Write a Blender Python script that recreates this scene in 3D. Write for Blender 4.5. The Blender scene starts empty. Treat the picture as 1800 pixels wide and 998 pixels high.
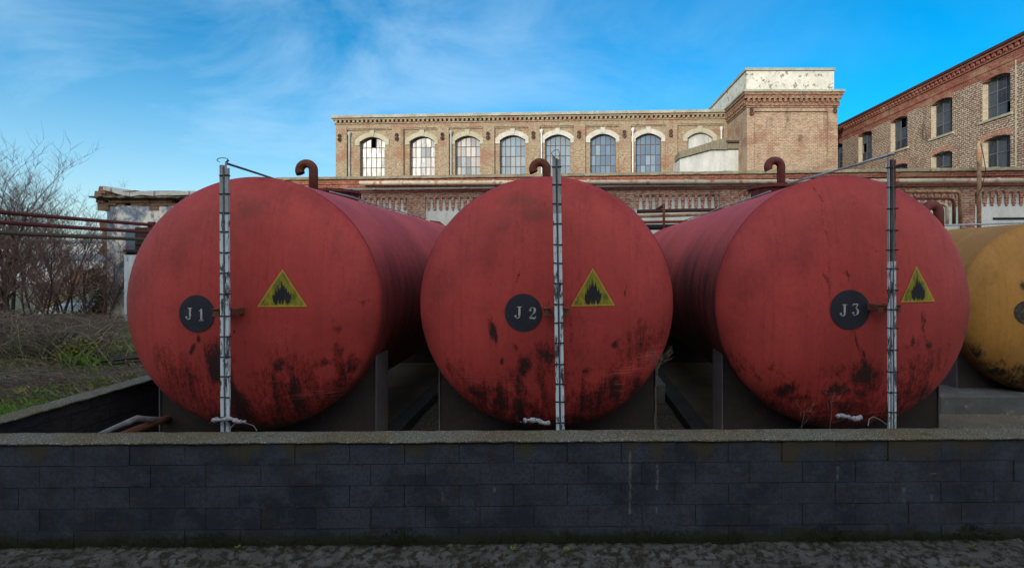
import bpy, bmesh, math, random
from mathutils import Vector, Matrix, noise
R = math.radians
F = 880.0; VX = 1000.0; HY = 457.0; H = 2.62     # focal length, vanishing point and eye height used to place things

# ------------------------------------------------------------------ camera, sky, sun, exposure
sc = bpy.context.scene
C = sc.collection
cam_d = bpy.data.cameras.new("camera"); cam = bpy.data.objects.new("camera", cam_d); C.objects.link(cam)
cam.location = (0, 0, H); cam.rotation_euler = (R(90), 0, 0)
cam_d.sensor_width = 36; cam_d.lens = 36 * F / 1800
cam_d.shift_x = -(VX - 900) / 1800; cam_d.shift_y = -(499 - HY) / 1800
cam_d.clip_start = 0.05; cam_d.clip_end = 3000
sc.camera = cam
SUN_AZ = R(28); SUN_EL = R(12)          # sun behind the camera, to the left
to_sun = Vector((-math.sin(SUN_AZ) * math.cos(SUN_EL), -math.cos(SUN_AZ) * math.cos(SUN_EL), math.sin(SUN_EL)))
sl = bpy.data.lights.new("sun", 'SUN'); sun = bpy.data.objects.new("sun", sl); C.objects.link(sun)
sun.rotation_euler = to_sun.to_track_quat('Z', 'Y').to_euler(); sun.location = (-10, -20, 30)
sl.energy = 2.0; sl.angle = R(0.5); sl.color = (1.0, 0.94, 0.83)
w = bpy.data.worlds.new("World"); sc.world = w; w.use_nodes = True
nt = w.node_tree; N = nt.nodes; L = nt.links
for n in list(N): N.remove(n)
def wn(t, **k):
    n = N.new(t)
    for a, b in k.items(): setattr(n, a, b)
    return n
sky = wn('ShaderNodeTexSky', sky_type='NISHITA', sun_disc=False)
sky.sun_elevation = SUN_EL; sky.sun_rotation = math.atan2(to_sun.x, to_sun.y)
sky.air_density = 1.0; sky.dust_density = 0.6; sky.ozone_density = 2.5; sky.altitude = 50
hsv = wn('ShaderNodeHueSaturation'); hsv.inputs['Saturation'].default_value = 1.62; hsv.inputs['Value'].default_value = 1.2; hsv.inputs['Hue'].default_value = 0.497
L.new(sky.outputs[0], hsv.inputs['Color'])
tc = wn('ShaderNodeTexCoord')
mp = wn('ShaderNodeMapping'); mp.inputs['Scale'].default_value = (1.5, 1.5, 3.2); mp.inputs['Rotation'].default_value = (0, R(-16), 0); mp.inputs['Location'].default_value = (0.35, 0.0, 0.15)
L.new(tc.outputs['Generated'], mp.inputs[0])
cn = wn('ShaderNodeTexNoise'); cn.inputs['Scale'].default_value = 1.5; cn.inputs['Detail'].default_value = 8; cn.inputs['Roughness'].default_value = 0.6; cn.inputs['Distortion'].default_value = 0.5
L.new(mp.outputs[0], cn.inputs['Vector'])
cr = wn('ShaderNodeMapRange', interpolation_type='SMOOTHSTEP'); cr.inputs[1].default_value = 0.27; cr.inputs[2].default_value = 0.80
L.new(cn.outputs['Fac'], cr.inputs[0])
sx = wn('ShaderNodeSeparateXYZ'); L.new(tc.outputs['Generated'], sx.inputs[0])
gx = wn('ShaderNodeMapRange', interpolation_type='SMOOTHSTEP'); gx.inputs[1].default_value = 0.6; gx.inputs[2].default_value = -0.5; gx.inputs[3].default_value = 0.05; gx.inputs[4].default_value = 0.62
L.new(sx.outputs['X'], gx.inputs[0])
mu = wn('ShaderNodeMath', operation='MULTIPLY'); L.new(cr.outputs[0], mu.inputs[0]); L.new(gx.outputs[0], mu.inputs[1])
# unseen bright cloud deck, added behind the viewpoint to lift fill in the shade
by = wn('ShaderNodeMapRange', interpolation_type='SMOOTHSTEP'); by.inputs[1].default_value = 0.05; by.inputs[2].default_value = -0.45; by.inputs[3].default_value = 0.0; by.inputs[4].default_value = 0.9
L.new(sx.outputs['Y'], by.inputs[0])
# thin milky haze low on the left side of the sky
hz = wn('ShaderNodeMapRange', interpolation_type='SMOOTHSTEP'); hz.inputs[1].default_value = 0.45; hz.inputs[2].default_value = 0.0; hz.inputs[3].default_value = 0.0; hz.inputs[4].default_value = 0.85
L.new(sx.outputs['Z'], hz.inputs[0])
hm = wn('ShaderNodeMath', operation='MULTIPLY'); L.new(hz.outputs[0], hm.inputs[0]); L.new(gx.outputs[0], hm.inputs[1])
ha = wn('ShaderNodeMath', operation='MAXIMUM'); L.new(mu.outputs[0], ha.inputs[0]); L.new(hm.outputs[0], ha.inputs[1])
mxx = wn('ShaderNodeMath', operation='MAXIMUM'); L.new(ha.outputs[0], mxx.inputs[0]); L.new(by.outputs[0], mxx.inputs[1])
cc = wn('ShaderNodeMix', data_type='RGBA'); L.new(by.outputs[0], cc.inputs['Factor']); cc.inputs['A'].default_value = (3.2, 4.7, 6.0, 1); cc.inputs['B'].default_value = (12, 11.7, 11.5, 1)
cm = wn('ShaderNodeMix', data_type='RGBA'); L.new(mxx.outputs[0], cm.inputs['Factor']); L.new(hsv.outputs[0], cm.inputs['A']); L.new(cc.outputs['Result'], cm.inputs['B'])
bg = wn('ShaderNodeBackground'); bg.inputs['Strength'].default_value = 0.10; L.new(cm.outputs['Result'], bg.inputs[0])
wo = wn('ShaderNodeOutputWorld'); L.new(bg.outputs[0], wo.inputs[0])
sc.view_settings.view_transform = 'Standard'; sc.view_settings.look = 'None'; sc.view_settings.gamma = 1
sc.view_settings.exposure = 0.9
try: sc.view_settings.use_curve_mapping = False
except Exception: pass

# ------------------------------------------------------------------ helpers
def at(px, py, d): return Vector(((px - VX) / F * d, d, H - (py - HY) / F * d))
class Frame:                                   # a vertical plane: u to the right, local y away from the viewer
    def __init__(s, ox, oy, a): s.o = (ox, oy); s.a = a
    def u(s, px):
        k = (px - VX) / F
        return (k * s.o[1] - s.o[0]) / (math.cos(s.a) - k * math.sin(s.a))
    def d(s, px): return s.o[1] + s.u(px) * math.sin(s.a)
    def z(s, px, py): return H + (HY - py) * s.d(px) / F
def tag(o, label=None, cat=None, group=None, kind=None):
    if label: o['label'] = label
    if cat: o['category'] = cat
    if group: o['group'] = group
    if kind: o['kind'] = kind
    return o
def thing(name, loc, label, cat, rz=0, group=None):
    o = bpy.data.objects.new(name, None); C.objects.link(o); o.location = loc; o.rotation_euler = (0, 0, rz)
    o.empty_display_size = 0.2
    return tag(o, label, cat, group)
def obj(name, bm, mat, parent=None, smooth=False, world=False):
    me = bpy.data.meshes.new(name); bm.to_mesh(me); bm.free()
    if world and parent is not None:
        M = Matrix.Translation(parent.location) @ Matrix.Rotation(parent.rotation_euler.z, 4, 'Z')
        me.transform(M.inverted())
    for m in (mat if isinstance(mat, (list, tuple)) else [mat]): me.materials.append(m)
    if smooth:
        for p in me.polygons: p.use_smooth = True
    o = bpy.data.objects.new(name, me); C.objects.link(o)
    if parent is not None: o.parent = parent
    return o
def box(bm, x0, x1, y0, y1, z0, z1, bev=0, M=None):
    r = bmesh.ops.create_cube(bm, size=1); vs = r['verts']
    for v in vs: v.co = Vector(((x0 + x1) / 2 + v.co.x * (x1 - x0), (y0 + y1) / 2 + v.co.y * (y1 - y0), (z0 + z1) / 2 + v.co.z * (z1 - z0)))
    if M is not None:
        for v in vs: v.co = M @ v.co
    if bev:
        es = set(e for v in vs for e in v.link_edges)
        bmesh.ops.bevel(bm, geom=list(es), offset=bev, segments=1, affect='EDGES')
    return vs
def tube(bm, pts, r, n=8, cap=True):
    pts = [Vector(p) for p in pts]; rs = r if isinstance(r, (list, tuple)) else [r] * len(pts)
    rings = []; up = None
    for i, p in enumerate(pts):
        t = (pts[min(i + 1, len(pts) - 1)] - pts[max(i - 1, 0)])
        t = t.normalized() if t.length > 1e-9 else Vector((0, 0, 1))
        if up is None: up = Vector((0, 0, 1)) if abs(t.z) < 0.9 else Vector((1, 0, 0))
        a = t.cross(up)
        if a.length < 1e-5: a = t.cross(Vector((0, 1, 0)))
        a.normalize(); b = t.cross(a).normalized(); up = -b if b.dot(up) < 0 else b
        b = up - t * up.dot(t); b.normalize(); a = t.cross(b)
        rings.append([bm.verts.new(p + (a * math.cos(2 * math.pi * k / n) + b * math.sin(2 * math.pi * k / n)) * rs[i]) for k in range(n)])
    for i in range(len(rings) - 1):
        for k in range(n):
            bm.faces.new((rings[i][k], rings[i][(k + 1) % n], rings[i + 1][(k + 1) % n], rings[i + 1][k]))
    if cap and n > 2:
        bm.faces.new(rings[0][::-1]); bm.faces.new(rings[-1])
def prism(bm, pts, y0, y1):                     # outline in (x, z), extruded along y
    a = [bm.verts.new((x, y0, z)) for x, z in pts]; b = [bm.verts.new((x, y1, z)) for x, z in pts]
    bm.faces.new(a); bm.faces.new(b[::-1])
    n = len(pts)
    for i in range(n): bm.faces.new((a[i], b[i], b[(i + 1) % n], a[(i + 1) % n]))
def B(): return bmesh.new()
def fb(x, y, z, o=4): return noise.fractal(Vector((x, y, z)), 1.0, 2.0, o)
def sstep(a, b, x):
    t = max(0, min(1, (x - a) / (b - a))); return t * t * (3 - 2 * t)

# ------------------------------------------------------------------ materials
class MT:
    def __init__(s, name):
        s.m = bpy.data.materials.new(name); s.m.use_nodes = True; s.t = s.m.node_tree; s.N = s.t.nodes; s.L = s.t.links
        for n in list(s.N): s.N.remove(n)
        s.o = s.n('ShaderNodeOutputMaterial'); s.p = s.n('ShaderNodeBsdfPrincipled'); s.L.new(s.p.outputs[0], s.o.inputs[0])
        s.tc = s.n('ShaderNodeTexCoord')
    def n(s, t, **k):
        x = s.N.new(t)
        for a, b in k.items(): setattr(x, a, b)
        return x
    def lk(s, a, b):
        if isinstance(a, (int, float)): b.default_value = a
        elif isinstance(a, tuple): b.default_value = a if len(a) == 4 else (*a, 1)
        else: s.L.new(a, b)
    def vec(s, scale=(1, 1, 1), rot=(0, 0, 0)):
        m = s.n('ShaderNodeMapping'); m.inputs['Scale'].default_value = scale; m.inputs['Rotation'].default_value = rot
        s.L.new(s.tc.outputs['Object'], m.inputs[0]); return m.outputs[0]
    def noise(s, sc_, vec=None, det=6, rough=0.6, dist=0):
        x = s.n('ShaderNodeTexNoise'); x.inputs['Scale'].default_value = sc_; x.inputs['Detail'].default_value = det
        x.inputs['Roughness'].default_value = rough; x.inputs['Distortion'].default_value = dist
        s.L.new(vec if vec is not None else s.tc.outputs['Object'], x.inputs['Vector']); return x.outputs['Fac']
    def rng(s, v, a, b, c=0, d=1, smooth=True):
        x = s.n('ShaderNodeMapRange', interpolation_type='SMOOTHSTEP' if smooth else 'LINEAR')
        s.lk(v, x.inputs[0]); x.inputs[1].default_value = a; x.inputs[2].default_value = b; x.inputs[3].default_value = c; x.inputs[4].default_value = d
        return x.outputs[0]
    def math(s, op, a, b=0.0):
        x = s.n('ShaderNodeMath', operation=op); s.lk(a, x.inputs[0]); s.lk(b, x.inputs[1]); return x.outputs[0]
    def mix(s, f, a, b, mode='MIX'):
        x = s.n('ShaderNodeMix', data_type='RGBA', blend_type=mode); s.lk(f, x.inputs['Factor']); s.lk(a, x.inputs['A']); s.lk(b, x.inputs['B']); return x.outputs['Result']
    def attr(s, name):
        x = s.n('ShaderNodeAttribute', attribute_name=name); return x
    def bump(s, h, st=0.3, dist=0.01, nrm=None):
        x = s.n('ShaderNodeBump'); x.inputs['Strength'].default_value = st; x.inputs['Distance'].default_value = dist
        s.L.new(h, x.inputs['Height'])
        if nrm is not None: s.L.new(nrm, x.inputs['Normal'])
        return x.outputs[0]
    def done(s, col, rough=0.7, nrm=None, metal=0, spec=0.4):
        s.lk(col, s.p.inputs['Base Color']); s.lk(rough, s.p.inputs['Roughness']); s.lk(metal, s.p.inputs['Metallic'])
        s.p.inputs['Specular IOR Level'].default_value = spec
        if nrm is not None: s.L.new(nrm, s.p.inputs['Normal'])
        return s.m
def rough_mat(name, c1, c2, c3=None, s1=2.0, s2=25.0, rough=0.85, bs=0.4, bd=0.01, stretch=(1, 1, 1), t3=(0.55, 0.68), metal=0, spec=0.3):
    t = MT(name); v = t.vec(stretch)
    a = t.noise(s1, v); b = t.noise(s2, v, 8, 0.7)
    col = t.mix(t.rng(a, 0.35, 0.65), c1, c2)
    col = t.mix(t.rng(b, 0.3, 0.7, 0, 0.5), col, tuple(x * 0.55 for x in c1))
    if c3: col = t.mix(t.rng(t.noise(s1 * 2.7, v, 10, 0.72), *t3), col, c3)
    return t.done(col, rough, t.bump(b, bs, bd), metal, spec)
def flaky(name, paint, bare, thr=0.5, sc_=14, stretch=(1, 1, 0.25), rough=0.75):
    t = MT(name); v = t.vec(stretch); n = t.noise(sc_, v, 10, 0.75)
    f = t.rng(n, thr, thr + 0.05)
    col = t.mix(f, paint, t.mix(t.noise(40), bare, tuple(x * 1.8 for x in bare)))
    return t.done(col, rough, t.bump(n, 0.4, 0.004))
def brick_mat(name, cA, cB, mortar, ms=0.012, patches=None, dirt=0.3, bw=0.23, rh=0.077, stain=(0.05, 0.045, 0.035), vari=0.6, mossc=None):
    t = MT(name)
    sp = t.n('ShaderNodeSeparateXYZ'); t.L.new(t.tc.outputs['Object'], sp.inputs[0])
    sn = t.n('ShaderNodeSeparateXYZ'); t.L.new(t.tc.outputs['Normal'], sn.inputs[0])
    side = t.math('GREATER_THAN', t.math('ABSOLUTE', sn.outputs[0]), 0.6)
    mx = t.n('ShaderNodeMix'); t.L.new(side, mx.inputs[0]); t.L.new(sp.outputs[0], mx.inputs[2]); t.L.new(sp.outputs[1], mx.inputs[3])
    cb = t.n('ShaderNodeCombineXYZ'); t.L.new(mx.outputs[0], cb.inputs[0]); t.L.new(sp.outputs[2], cb.inputs[1])
    # slight waviness of the courses
    nz = t.n('ShaderNodeTexNoise'); nz.inputs['Scale'].default_value = 3; t.L.new(t.tc.outputs['Object'], nz.inputs['Vector'])
    vm = t.n('ShaderNodeVectorMath', operation='MULTIPLY_ADD'); t.L.new(nz.outputs['Color'], vm.inputs[0]); vm.inputs[1].default_value = (0.012, 0.012, 0); t.L.new(cb.outputs[0], vm.inputs[2])
    br = t.n('ShaderNodeTexBrick'); t.L.new(vm.outputs[0], br.inputs['Vector'])
    br.inputs['Scale'].default_value = 1; br.inputs['Brick Width'].default_value = bw; br.inputs['Row Height'].default_value = rh
    br.inputs['Mortar Size'].default_value = ms; br.inputs['Mortar Smooth'].default_value = 0.2; br.inputs['Bias'].default_value = 0.0
    br.inputs['Color1'].default_value = (*cA, 1); br.inputs['Color2'].default_value = (*cB, 1); br.inputs['Mortar'].default_value = (*mortar, 1)
    col = br.outputs['Color']
    # brick by brick variation
    wn_ = t.noise(7.0, t.vec((1, 1, 3)), 3, 0.8)
    col = t.mix(t.rng(wn_, 0.42, 0.62, 0, vari), col, tuple(x * 0.45 for x in cA), 'MIX')
    if patches: 
        pf = t.math('MULTIPLY', t.rng(t.noise(0.55, t.vec((1, 1, 1.6)), 7, 0.65), 0.50, 0.62), t.math('SUBTRACT', 1.0, t.math('MULTIPLY', br.outputs['Fac'], 0.6)))
        col = t.mix(t.math('MULTIPLY', pf, 0.75), col, patches)
    col = t.mix(t.rng(t.noise(1.1, t.vec((1.6, 1.6, 0.45)), 8, 0.7), 0.52, 0.75, 0, dirt * 1.6), col, stain)
    if mossc: col = t.mix(t.rng(t.noise(2.2, None, 8, 0.7), 0.56, 0.66, 0, 0.8), col, mossc)
    h = t.math('SUBTRACT', t.math('MULTIPLY', t.noise(45, None, 4), 0.4), br.outputs['Fac'])
    return t.done(col, 0.9, t.bump(h, 0.7, 0.012), 0, 0.15)
def tank_paint(name, hi, lo, mid_dark, axis_scale, black=(0.012, 0.010, 0.009), rustc=(0.12, 0.035, 0.02)):
    t = MT(name)
    st = t.noise(1.0, t.vec(axis_scale), 10, 0.7, 0.4)
    big = t.noise(0.9, None, 5, 0.6); fine = t.noise(38, None, 8, 0.75); med = t.noise(19.0, t.vec((1, 1, 0.4)), 13, 0.84)
    col = t.mix(t.rng(big, 0.35, 0.68), lo, hi)
    col = t.mix(t.rng(st, 0.45, 0.72, 0, 0.20), col, tuple(x * 0.62 for x in lo))
    col = t.mix(t.rng(t.noise(2.3, t.vec((1, 1, 0.5), (0, R(20), 0)), 12, 0.78), 0.56, 0.70, 0.0, 0.30), col, tuple(min(1, x * 1.25 + 0.02) for x in hi))
    rs = t.attr('rust').outputs['Fac']
    rf = t.math('MULTIPLY', t.rng(t.math('ADD', rs, t.math('MULTIPLY', t.math('SUBTRACT', med, 0.5), 1.1)), 0.15, 0.95), 0.62)
    col = t.mix(rf, col, rustc)
    # broad dull smudges
    col = t.mix(t.rng(t.noise(1.7, t.vec((1, 1, 0.7), (0, R(35), 0)), 12, 0.8), 0.50, 0.64, 0, 0.36), col, tuple(x * 0.5 + 0.004 for x in lo))
    dr = t.noise(1.0, t.vec(tuple(x * 2.4 if x > 2 else x * 0.55 for x in axis_scale)), 6, 0.7)
    col = t.mix(t.math('MULTIPLY', t.rng(dr, 0.53, 0.62), t.rng(med, 0.42, 0.56, 0.04, 0.28)), col, tuple(x * 0.45 for x in lo))
    col = t.mix(t.rng(t.noise(16, t.vec((1, 1, 0.7)), 14, 0.88), 0.50, 0.58, 0, 0.26), col, tuple(x * 0.55 for x in lo))
    # tiny chips all over
    ch = t.rng(t.noise(13, t.vec((1, 1, 0.5)), 9, 0.75), 0.735, 0.765)
    col = t.mix(ch, col, tuple(x * 0.25 for x in lo))
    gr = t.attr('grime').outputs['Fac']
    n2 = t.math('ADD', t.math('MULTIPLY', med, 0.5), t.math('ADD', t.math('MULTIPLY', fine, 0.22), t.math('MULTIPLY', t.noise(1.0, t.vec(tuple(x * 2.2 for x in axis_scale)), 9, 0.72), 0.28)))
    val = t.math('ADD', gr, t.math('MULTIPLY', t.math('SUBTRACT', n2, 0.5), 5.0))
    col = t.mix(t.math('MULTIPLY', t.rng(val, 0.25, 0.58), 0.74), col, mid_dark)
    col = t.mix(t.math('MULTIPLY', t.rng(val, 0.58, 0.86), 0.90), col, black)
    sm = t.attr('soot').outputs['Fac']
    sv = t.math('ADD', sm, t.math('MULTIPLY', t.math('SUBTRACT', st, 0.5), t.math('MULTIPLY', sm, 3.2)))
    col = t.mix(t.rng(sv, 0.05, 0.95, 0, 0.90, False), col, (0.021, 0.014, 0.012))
    sc2 = t.attr('scratch').outputs['Fac']
    sn_ = t.noise(1.0, t.vec((3, 3, 60), (0, R(-24), 0)), 6, 0.7)
    col = t.mix(t.math('MULTIPLY', t.rng(sn_, 0.5, 0.58), t.math('MULTIPLY', sc2, 0.55)), col, tuple(min(1, x * 1.5 + 0.05) for x in hi))
    h = t.math('ADD', t.math('MULTIPLY', fine, 0.35), t.math('MULTIPLY', big, 0.8))
    return t.done(col, t.rng(fine, 0.3, 0.7, 0.52, 0.74), t.bump(h, 0.25, 0.012), 0, 0.26)

RED_HI = (0.41, 0.051, 0.043); RED_LO = (0.29, 0.034, 0.030)
M_head = tank_paint('red_tank_paint_head', RED_HI, RED_LO, (0.13, 0.010, 0.009), (9, 1, 0.7))
M_shell = tank_paint('red_tank_paint_shell', (0.52, 0.074, 0.064), (0.41, 0.052, 0.046), (0.10, 0.018, 0.015), (0.8, 7, 0.8))
M_yhead = tank_paint('yellow_tank_paint_head', (0.42, 0.205, 0.044), (0.33, 0.158, 0.036), (0.09, 0.05, 0.02), (9, 1, 0.7))
M_yshell = tank_paint('yellow_tank_paint_shell', (0.42, 0.205, 0.044), (0.33, 0.158, 0.036), (0.09, 0.05, 0.02), (0.8, 9, 0.8))
M_weld = rough_mat('dirty_weld_seam', (0.22, 0.03, 0.03), (0.13, 0.022, 0.022), rough=0.8)
M_disc = rough_mat('navy_black_disc_paint', (0.016, 0.017, 0.028), (0.022, 0.023, 0.036), (0.035, 0.03, 0.035), s1=3, s2=30, rough=0.7, bs=0.15)
M_disc_worn = rough_mat('worn_brown_disc_paint', (0.03, 0.024, 0.02), (0.06, 0.05, 0.04), (0.20, 0.16, 0.10), s1=7, s2=30, t3=(0.54, 0.64))
M_letter = rough_mat('faded_white_stencil', (0.46, 0.45, 0.42), (0.34, 0.34, 0.33), (0.06, 0.06, 0.07), s1=9, s2=60, t3=(0.56, 0.66))
def sign_mat():
    t = MT('weathered_yellow_sign'); n = t.noise(9, t.vec((1, 1, 0.45)), 10, 0.75); f = t.noise(55, None, 6, 0.7)
    e = t.attr('edge').outputs['Fac']
    v = t.math('ADD', t.math('MULTIPLY', n, 0.75), t.math('MULTIPLY', f, 0.25))
    col = t.mix(t.rng(v, 0.34, 0.60, 0.1, 0.92), (0.36, 0.29, 0.012), (0.095, 0.105, 0.008))
    col = t.mix(t.rng(v, 0.50, 0.64, 0, 0.85), col, (0.02, 0.022, 0.006))
    col = t.mix(t.rng(e, 0.0, 0.055, 0.85, 0), col, (0.42, 0.27, 0.03))
    return t.done(col, 0.75, t.bump(f, 0.2, 0.003))
M_sign = sign_mat()
M_flame = rough_mat('black_flame_paint', (0.014, 0.015, 0.022), (0.02, 0.02, 0.028), (0.05, 0.055, 0.02), s1=8, s2=40, t3=(0.62, 0.7), bs=0.1)
M_gauge = flaky('flaking_white_paint_on_steel', (0.50, 0.57, 0.61), (0.035, 0.035, 0.04), 0.50, 15, (1, 1, 0.22))
M_gauge_bare = rough_mat('bare_weathered_gauge', (0.22, 0.24, 0.24), (0.36, 0.38, 0.38), (0.05, 0.035, 0.025), s1=5, s2=40, stretch=(1, 1, 0.2))
M_gauge_rust = rough_mat('rusting_gauge_rail', (0.11, 0.04, 0.025), (0.2, 0.17, 0.16), (0.03, 0.02, 0.015), s1=6, s2=40, stretch=(1, 1, 0.25))
M_black = rough_mat('black_strap', (0.012, 0.012, 0.014), (0.02, 0.02, 0.022), s2=60, rough=0.6)
M_wire = rough_mat('dull_wire', (0.03, 0.033, 0.04), (0.06, 0.065, 0.07), rough=0.5)
M_conduit = rough_mat('silver_conduit', (0.42, 0.46, 0.50), (0.28, 0.31, 0.35), s1=4, s2=30, rough=0.45, bs=0.1, metal=0.3)
M_conduit_dk = rough_mat('blue_grey_conduit', (0.10, 0.13, 0.16), (0.06, 0.08, 0.10), s1=4, s2=30, rough=0.5, bs=0.1)
M_rust = rough_mat('rusty_steel', (0.16, 0.050, 0.026), (0.085, 0.032, 0.022), (0.26, 0.11, 0.055), s1=5, s2=40)
M_rust_red = rough_mat('red_primer_rust', (0.17, 0.040, 0.032), (0.11, 0.030, 0.026), (0.05, 0.02, 0.018), s1=4, s2=40, rough=0.7)
M_rust_dk = rough_mat('dark_rust', (0.07, 0.028, 0.022), (0.04, 0.02, 0.018), s1=5, s2=30)
M_pipe_mossy = rough_mat('mossy_grey_pipe', (0.10, 0.09, 0.055), (0.14, 0.09, 0.055), (0.06, 0.075, 0.035), s1=4, s2=30)
M_pipe_cream = rough_mat('cream_pipe_with_rust', (0.56, 0.50, 0.38), (0.42, 0.36, 0.26), (0.32, 0.14, 0.06), s1=1.8, s2=20, t3=(0.52, 0.62))
M_pipe_rusty_cream = rough_mat('rusty_cream_pipe', (0.36, 0.29, 0.18), (0.26, 0.12, 0.055), (0.22, 0.07, 0.03), s1=4, s2=30, t3=(0.48, 0.6))
M_saddle = rough_mat('black_steel_saddle', (0.030, 0.023, 0.023), (0.045, 0.030, 0.028), (0.08, 0.034, 0.026), s1=2, s2=20, t3=(0.58, 0.7))
M_saddle_edge = rough_mat('dusty_steel_edge', (0.10, 0.085, 0.09), (0.15, 0.125, 0.13), s1=2, s2=20)
M_conc = rough_mat('grey_weathered_concrete', (0.24, 0.235, 0.215), (0.31, 0.30, 0.28), (0.08, 0.08, 0.055), s1=2, s2=30)
M_conc_dark = rough_mat('dark_wet_concrete', (0.06, 0.06, 0.055), (0.085, 0.08, 0.07), (0.04, 0.042, 0.025), s1=1.5, s2=25)
def coping_mat():
    t = MT('mossy_aggregate_coping'); a = t.noise(1.3); b = t.noise(60, None, 6, 0.8)
    vo = t.n('ShaderNodeTexVoronoi'); vo.inputs['Scale'].default_value = 85; t.L.new(t.tc.outputs['Object'], vo.inputs['Vector'])
    col = t.mix(t.rng(a, 0.38, 0.62), (0.19, 0.18, 0.15), (0.165, 0.135, 0.08))
    col = t.mix(t.rng(b, 0.44, 0.58, 0, 0.85), col, (0.045, 0.045, 0.03))
    sepc = t.n('ShaderNodeSeparateColor'); t.L.new(vo.outputs['Color'], sepc.inputs[0])
    stn = t.math('MULTIPLY', t.math('GREATER_THAN', sepc.outputs[0], 0.90), t.rng(vo.outputs['Distance'], 0.42, 0.30))
    col = t.mix(stn, col, (0.50, 0.49, 0.45))
    col = t.mix(t.rng(t.noise(4, None, 9, 0.7), 0.58, 0.68, 0, 0.8), col, (0.06, 0.062, 0.022))
    return t.done(col, 0.95, t.bump(t.math('ADD', b, vo.outputs['Distance']), 0.8, 0.008), 0, 0.15)
M_coping = coping_mat()
def block_mat():
    t = MT('black_painted_blockwork'); a = t.noise(1.6, t.vec((1, 1, 1.4)), 8, 0.65); b = t.noise(90, None, 5, 0.7)
    vc = t.attr('shade').outputs['Fac']
    col = t.mix(t.rng(a, 0.40, 0.60), (0.008, 0.012, 0.023), (0.032, 0.040, 0.062))
    col = t.mix(t.math('MULTIPLY', vc, 0.45), col, (0.034, 0.037, 0.044))
    col = t.mix(t.rng(t.noise(4.5, t.vec((1, 1, 1.4)), 12, 0.85), 0.49, 0.60, 0, 0.8), col, (0.042, 0.044, 0.048))
    col = t.mix(t.rng(t.noise(3.0, t.vec((1.4, 1, 1)), 12, 0.85), 0.51, 0.60, 0, 0.8), col, (0.020, 0.016, 0.012))
    col = t.mix(t.rng(t.noise(34, None, 10, 0.85), 0.47, 0.60, 0, 0.7), col, (0.007, 0.008, 0.011))
    st = t.noise(1.0, t.vec((7, 7, 1.6)), 12, 0.8); gr = t.attr('grime').outputs['Fac']
    val = t.math('ADD', gr, t.math('MULTIPLY', t.math('SUBTRACT', st, 0.5), 2.4))
    col = t.mix(t.math('MULTIPLY', t.rng(val, 0.25, 0.6), 0.85), col, (0.036, 0.029, 0.015))
    ls = t.attr('lime').outputs['Fac']
    lv = t.math('ADD', ls, t.math('MULTIPLY', t.math('SUBTRACT', t.noise(30, t.vec((1, 1, 0.3)), 8, 0.75), 0.5), 2.6))
    col = t.mix(t.math('MULTIPLY', t.rng(lv, 0.55, 1.0), 0.6), col, (0.13, 0.125, 0.115))
    ms = t.attr('moss').outputs['Fac']
    mv = t.math('ADD', ms, t.math('MULTIPLY', t.math('SUBTRACT', t.noise(14, None, 12, 0.85), 0.5), 3.0))
    col = t.mix(t.rng(mv, 0.5, 0.7), col, (0.012, 0.015, 0.006))
    # scattered pale scuffs
    sc3 = t.rng(t.noise(6, t.vec((0.7, 1, 2.2)), 12, 0.8), 0.60, 0.68, 0, 0.6)
    col = t.mix(sc3, col, (0.09, 0.095, 0.10))
    return t.done(col, 0.72, t.bump(t.math('ADD', b, t.math('MULTIPLY', a, 0.5)), 0.5, 0.006), 0, 0.35)
M_block = block_mat()
M_joint = rough_mat('dark_mortar_joint', (0.006, 0.006, 0.007), (0.010, 0.010, 0.010), s2=50)
M_innerwall = brick_mat('dark_inner_blockwork', (0.028, 0.028, 0.034), (0.036, 0.033, 0.038), (0.015, 0.015, 0.016), 0.006, None, 0.3, 0.5, 0.2)
M_street = rough_mat('mossy_cracked_concrete_street', (0.095, 0.095, 0.090), (0.055, 0.052, 0.047), (0.018, 0.015, 0.009), s1=5.5, s2=55, bs=0.9, bd=0.012, t3=(0.46, 0.56))
M_floor = rough_mat('dirty_bund_floor', (0.17, 0.14, 0.095), (0.10, 0.088, 0.075), (0.13, 0.14, 0.05), s1=1.2, s2=30, bs=0.8, bd=0.02)
M_ground = rough_mat('rough_soil_with_grass', (0.11, 0.12, 0.045), (0.14, 0.115, 0.075), (0.08, 0.14, 0.03), s1=0.8, s2=18, bs=0.9, bd=0.03)
M_brick_up = brick_mat('sunlit_ochre_brick', (0.35, 0.275, 0.180), (0.23, 0.16, 0.105), (0.40, 0.33, 0.23), 0.014, (0.22, 0.090, 0.055), 0.40, rh=0.095, vari=0.9)
M_brick_tower = brick_mat('tower_pink_brick', (0.37, 0.265, 0.175), (0.26, 0.165, 0.11), (0.42, 0.35, 0.26), 0.014, (0.19, 0.080, 0.052), 0.5, rh=0.095, vari=0.75)
M_brick_tcor = brick_mat('tower_cornice_brick', (0.21, 0.085, 0.052), (0.28, 0.18, 0.115), (0.34, 0.26, 0.18), 0.014, (0.16, 0.06, 0.04), 0.45, vari=0.9)
M_brick_red = brick_mat('dark_red_brick_cornice', (0.29, 0.070, 0.045), (0.20, 0.050, 0.036), (0.30, 0.20, 0.14), 0.012, (0.36, 0.22, 0.14), 0.5)
M_brick_low = brick_mat('weathered_red_brick', (0.32, 0.11, 0.075), (0.44, 0.31, 0.22), (0.42, 0.36, 0.28), 0.014, (0.19, 0.065, 0.048), 0.45, stain=(0.045, 0.04, 0.033), vari=0.8)
M_brick_tooth = brick_mat('red_brick_teeth', (0.34, 0.085, 0.050), (0.42, 0.19, 0.12), (0.46, 0.38, 0.30), 0.014, (0.17, 0.045, 0.03), 0.3, bw=0.13)
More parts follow.
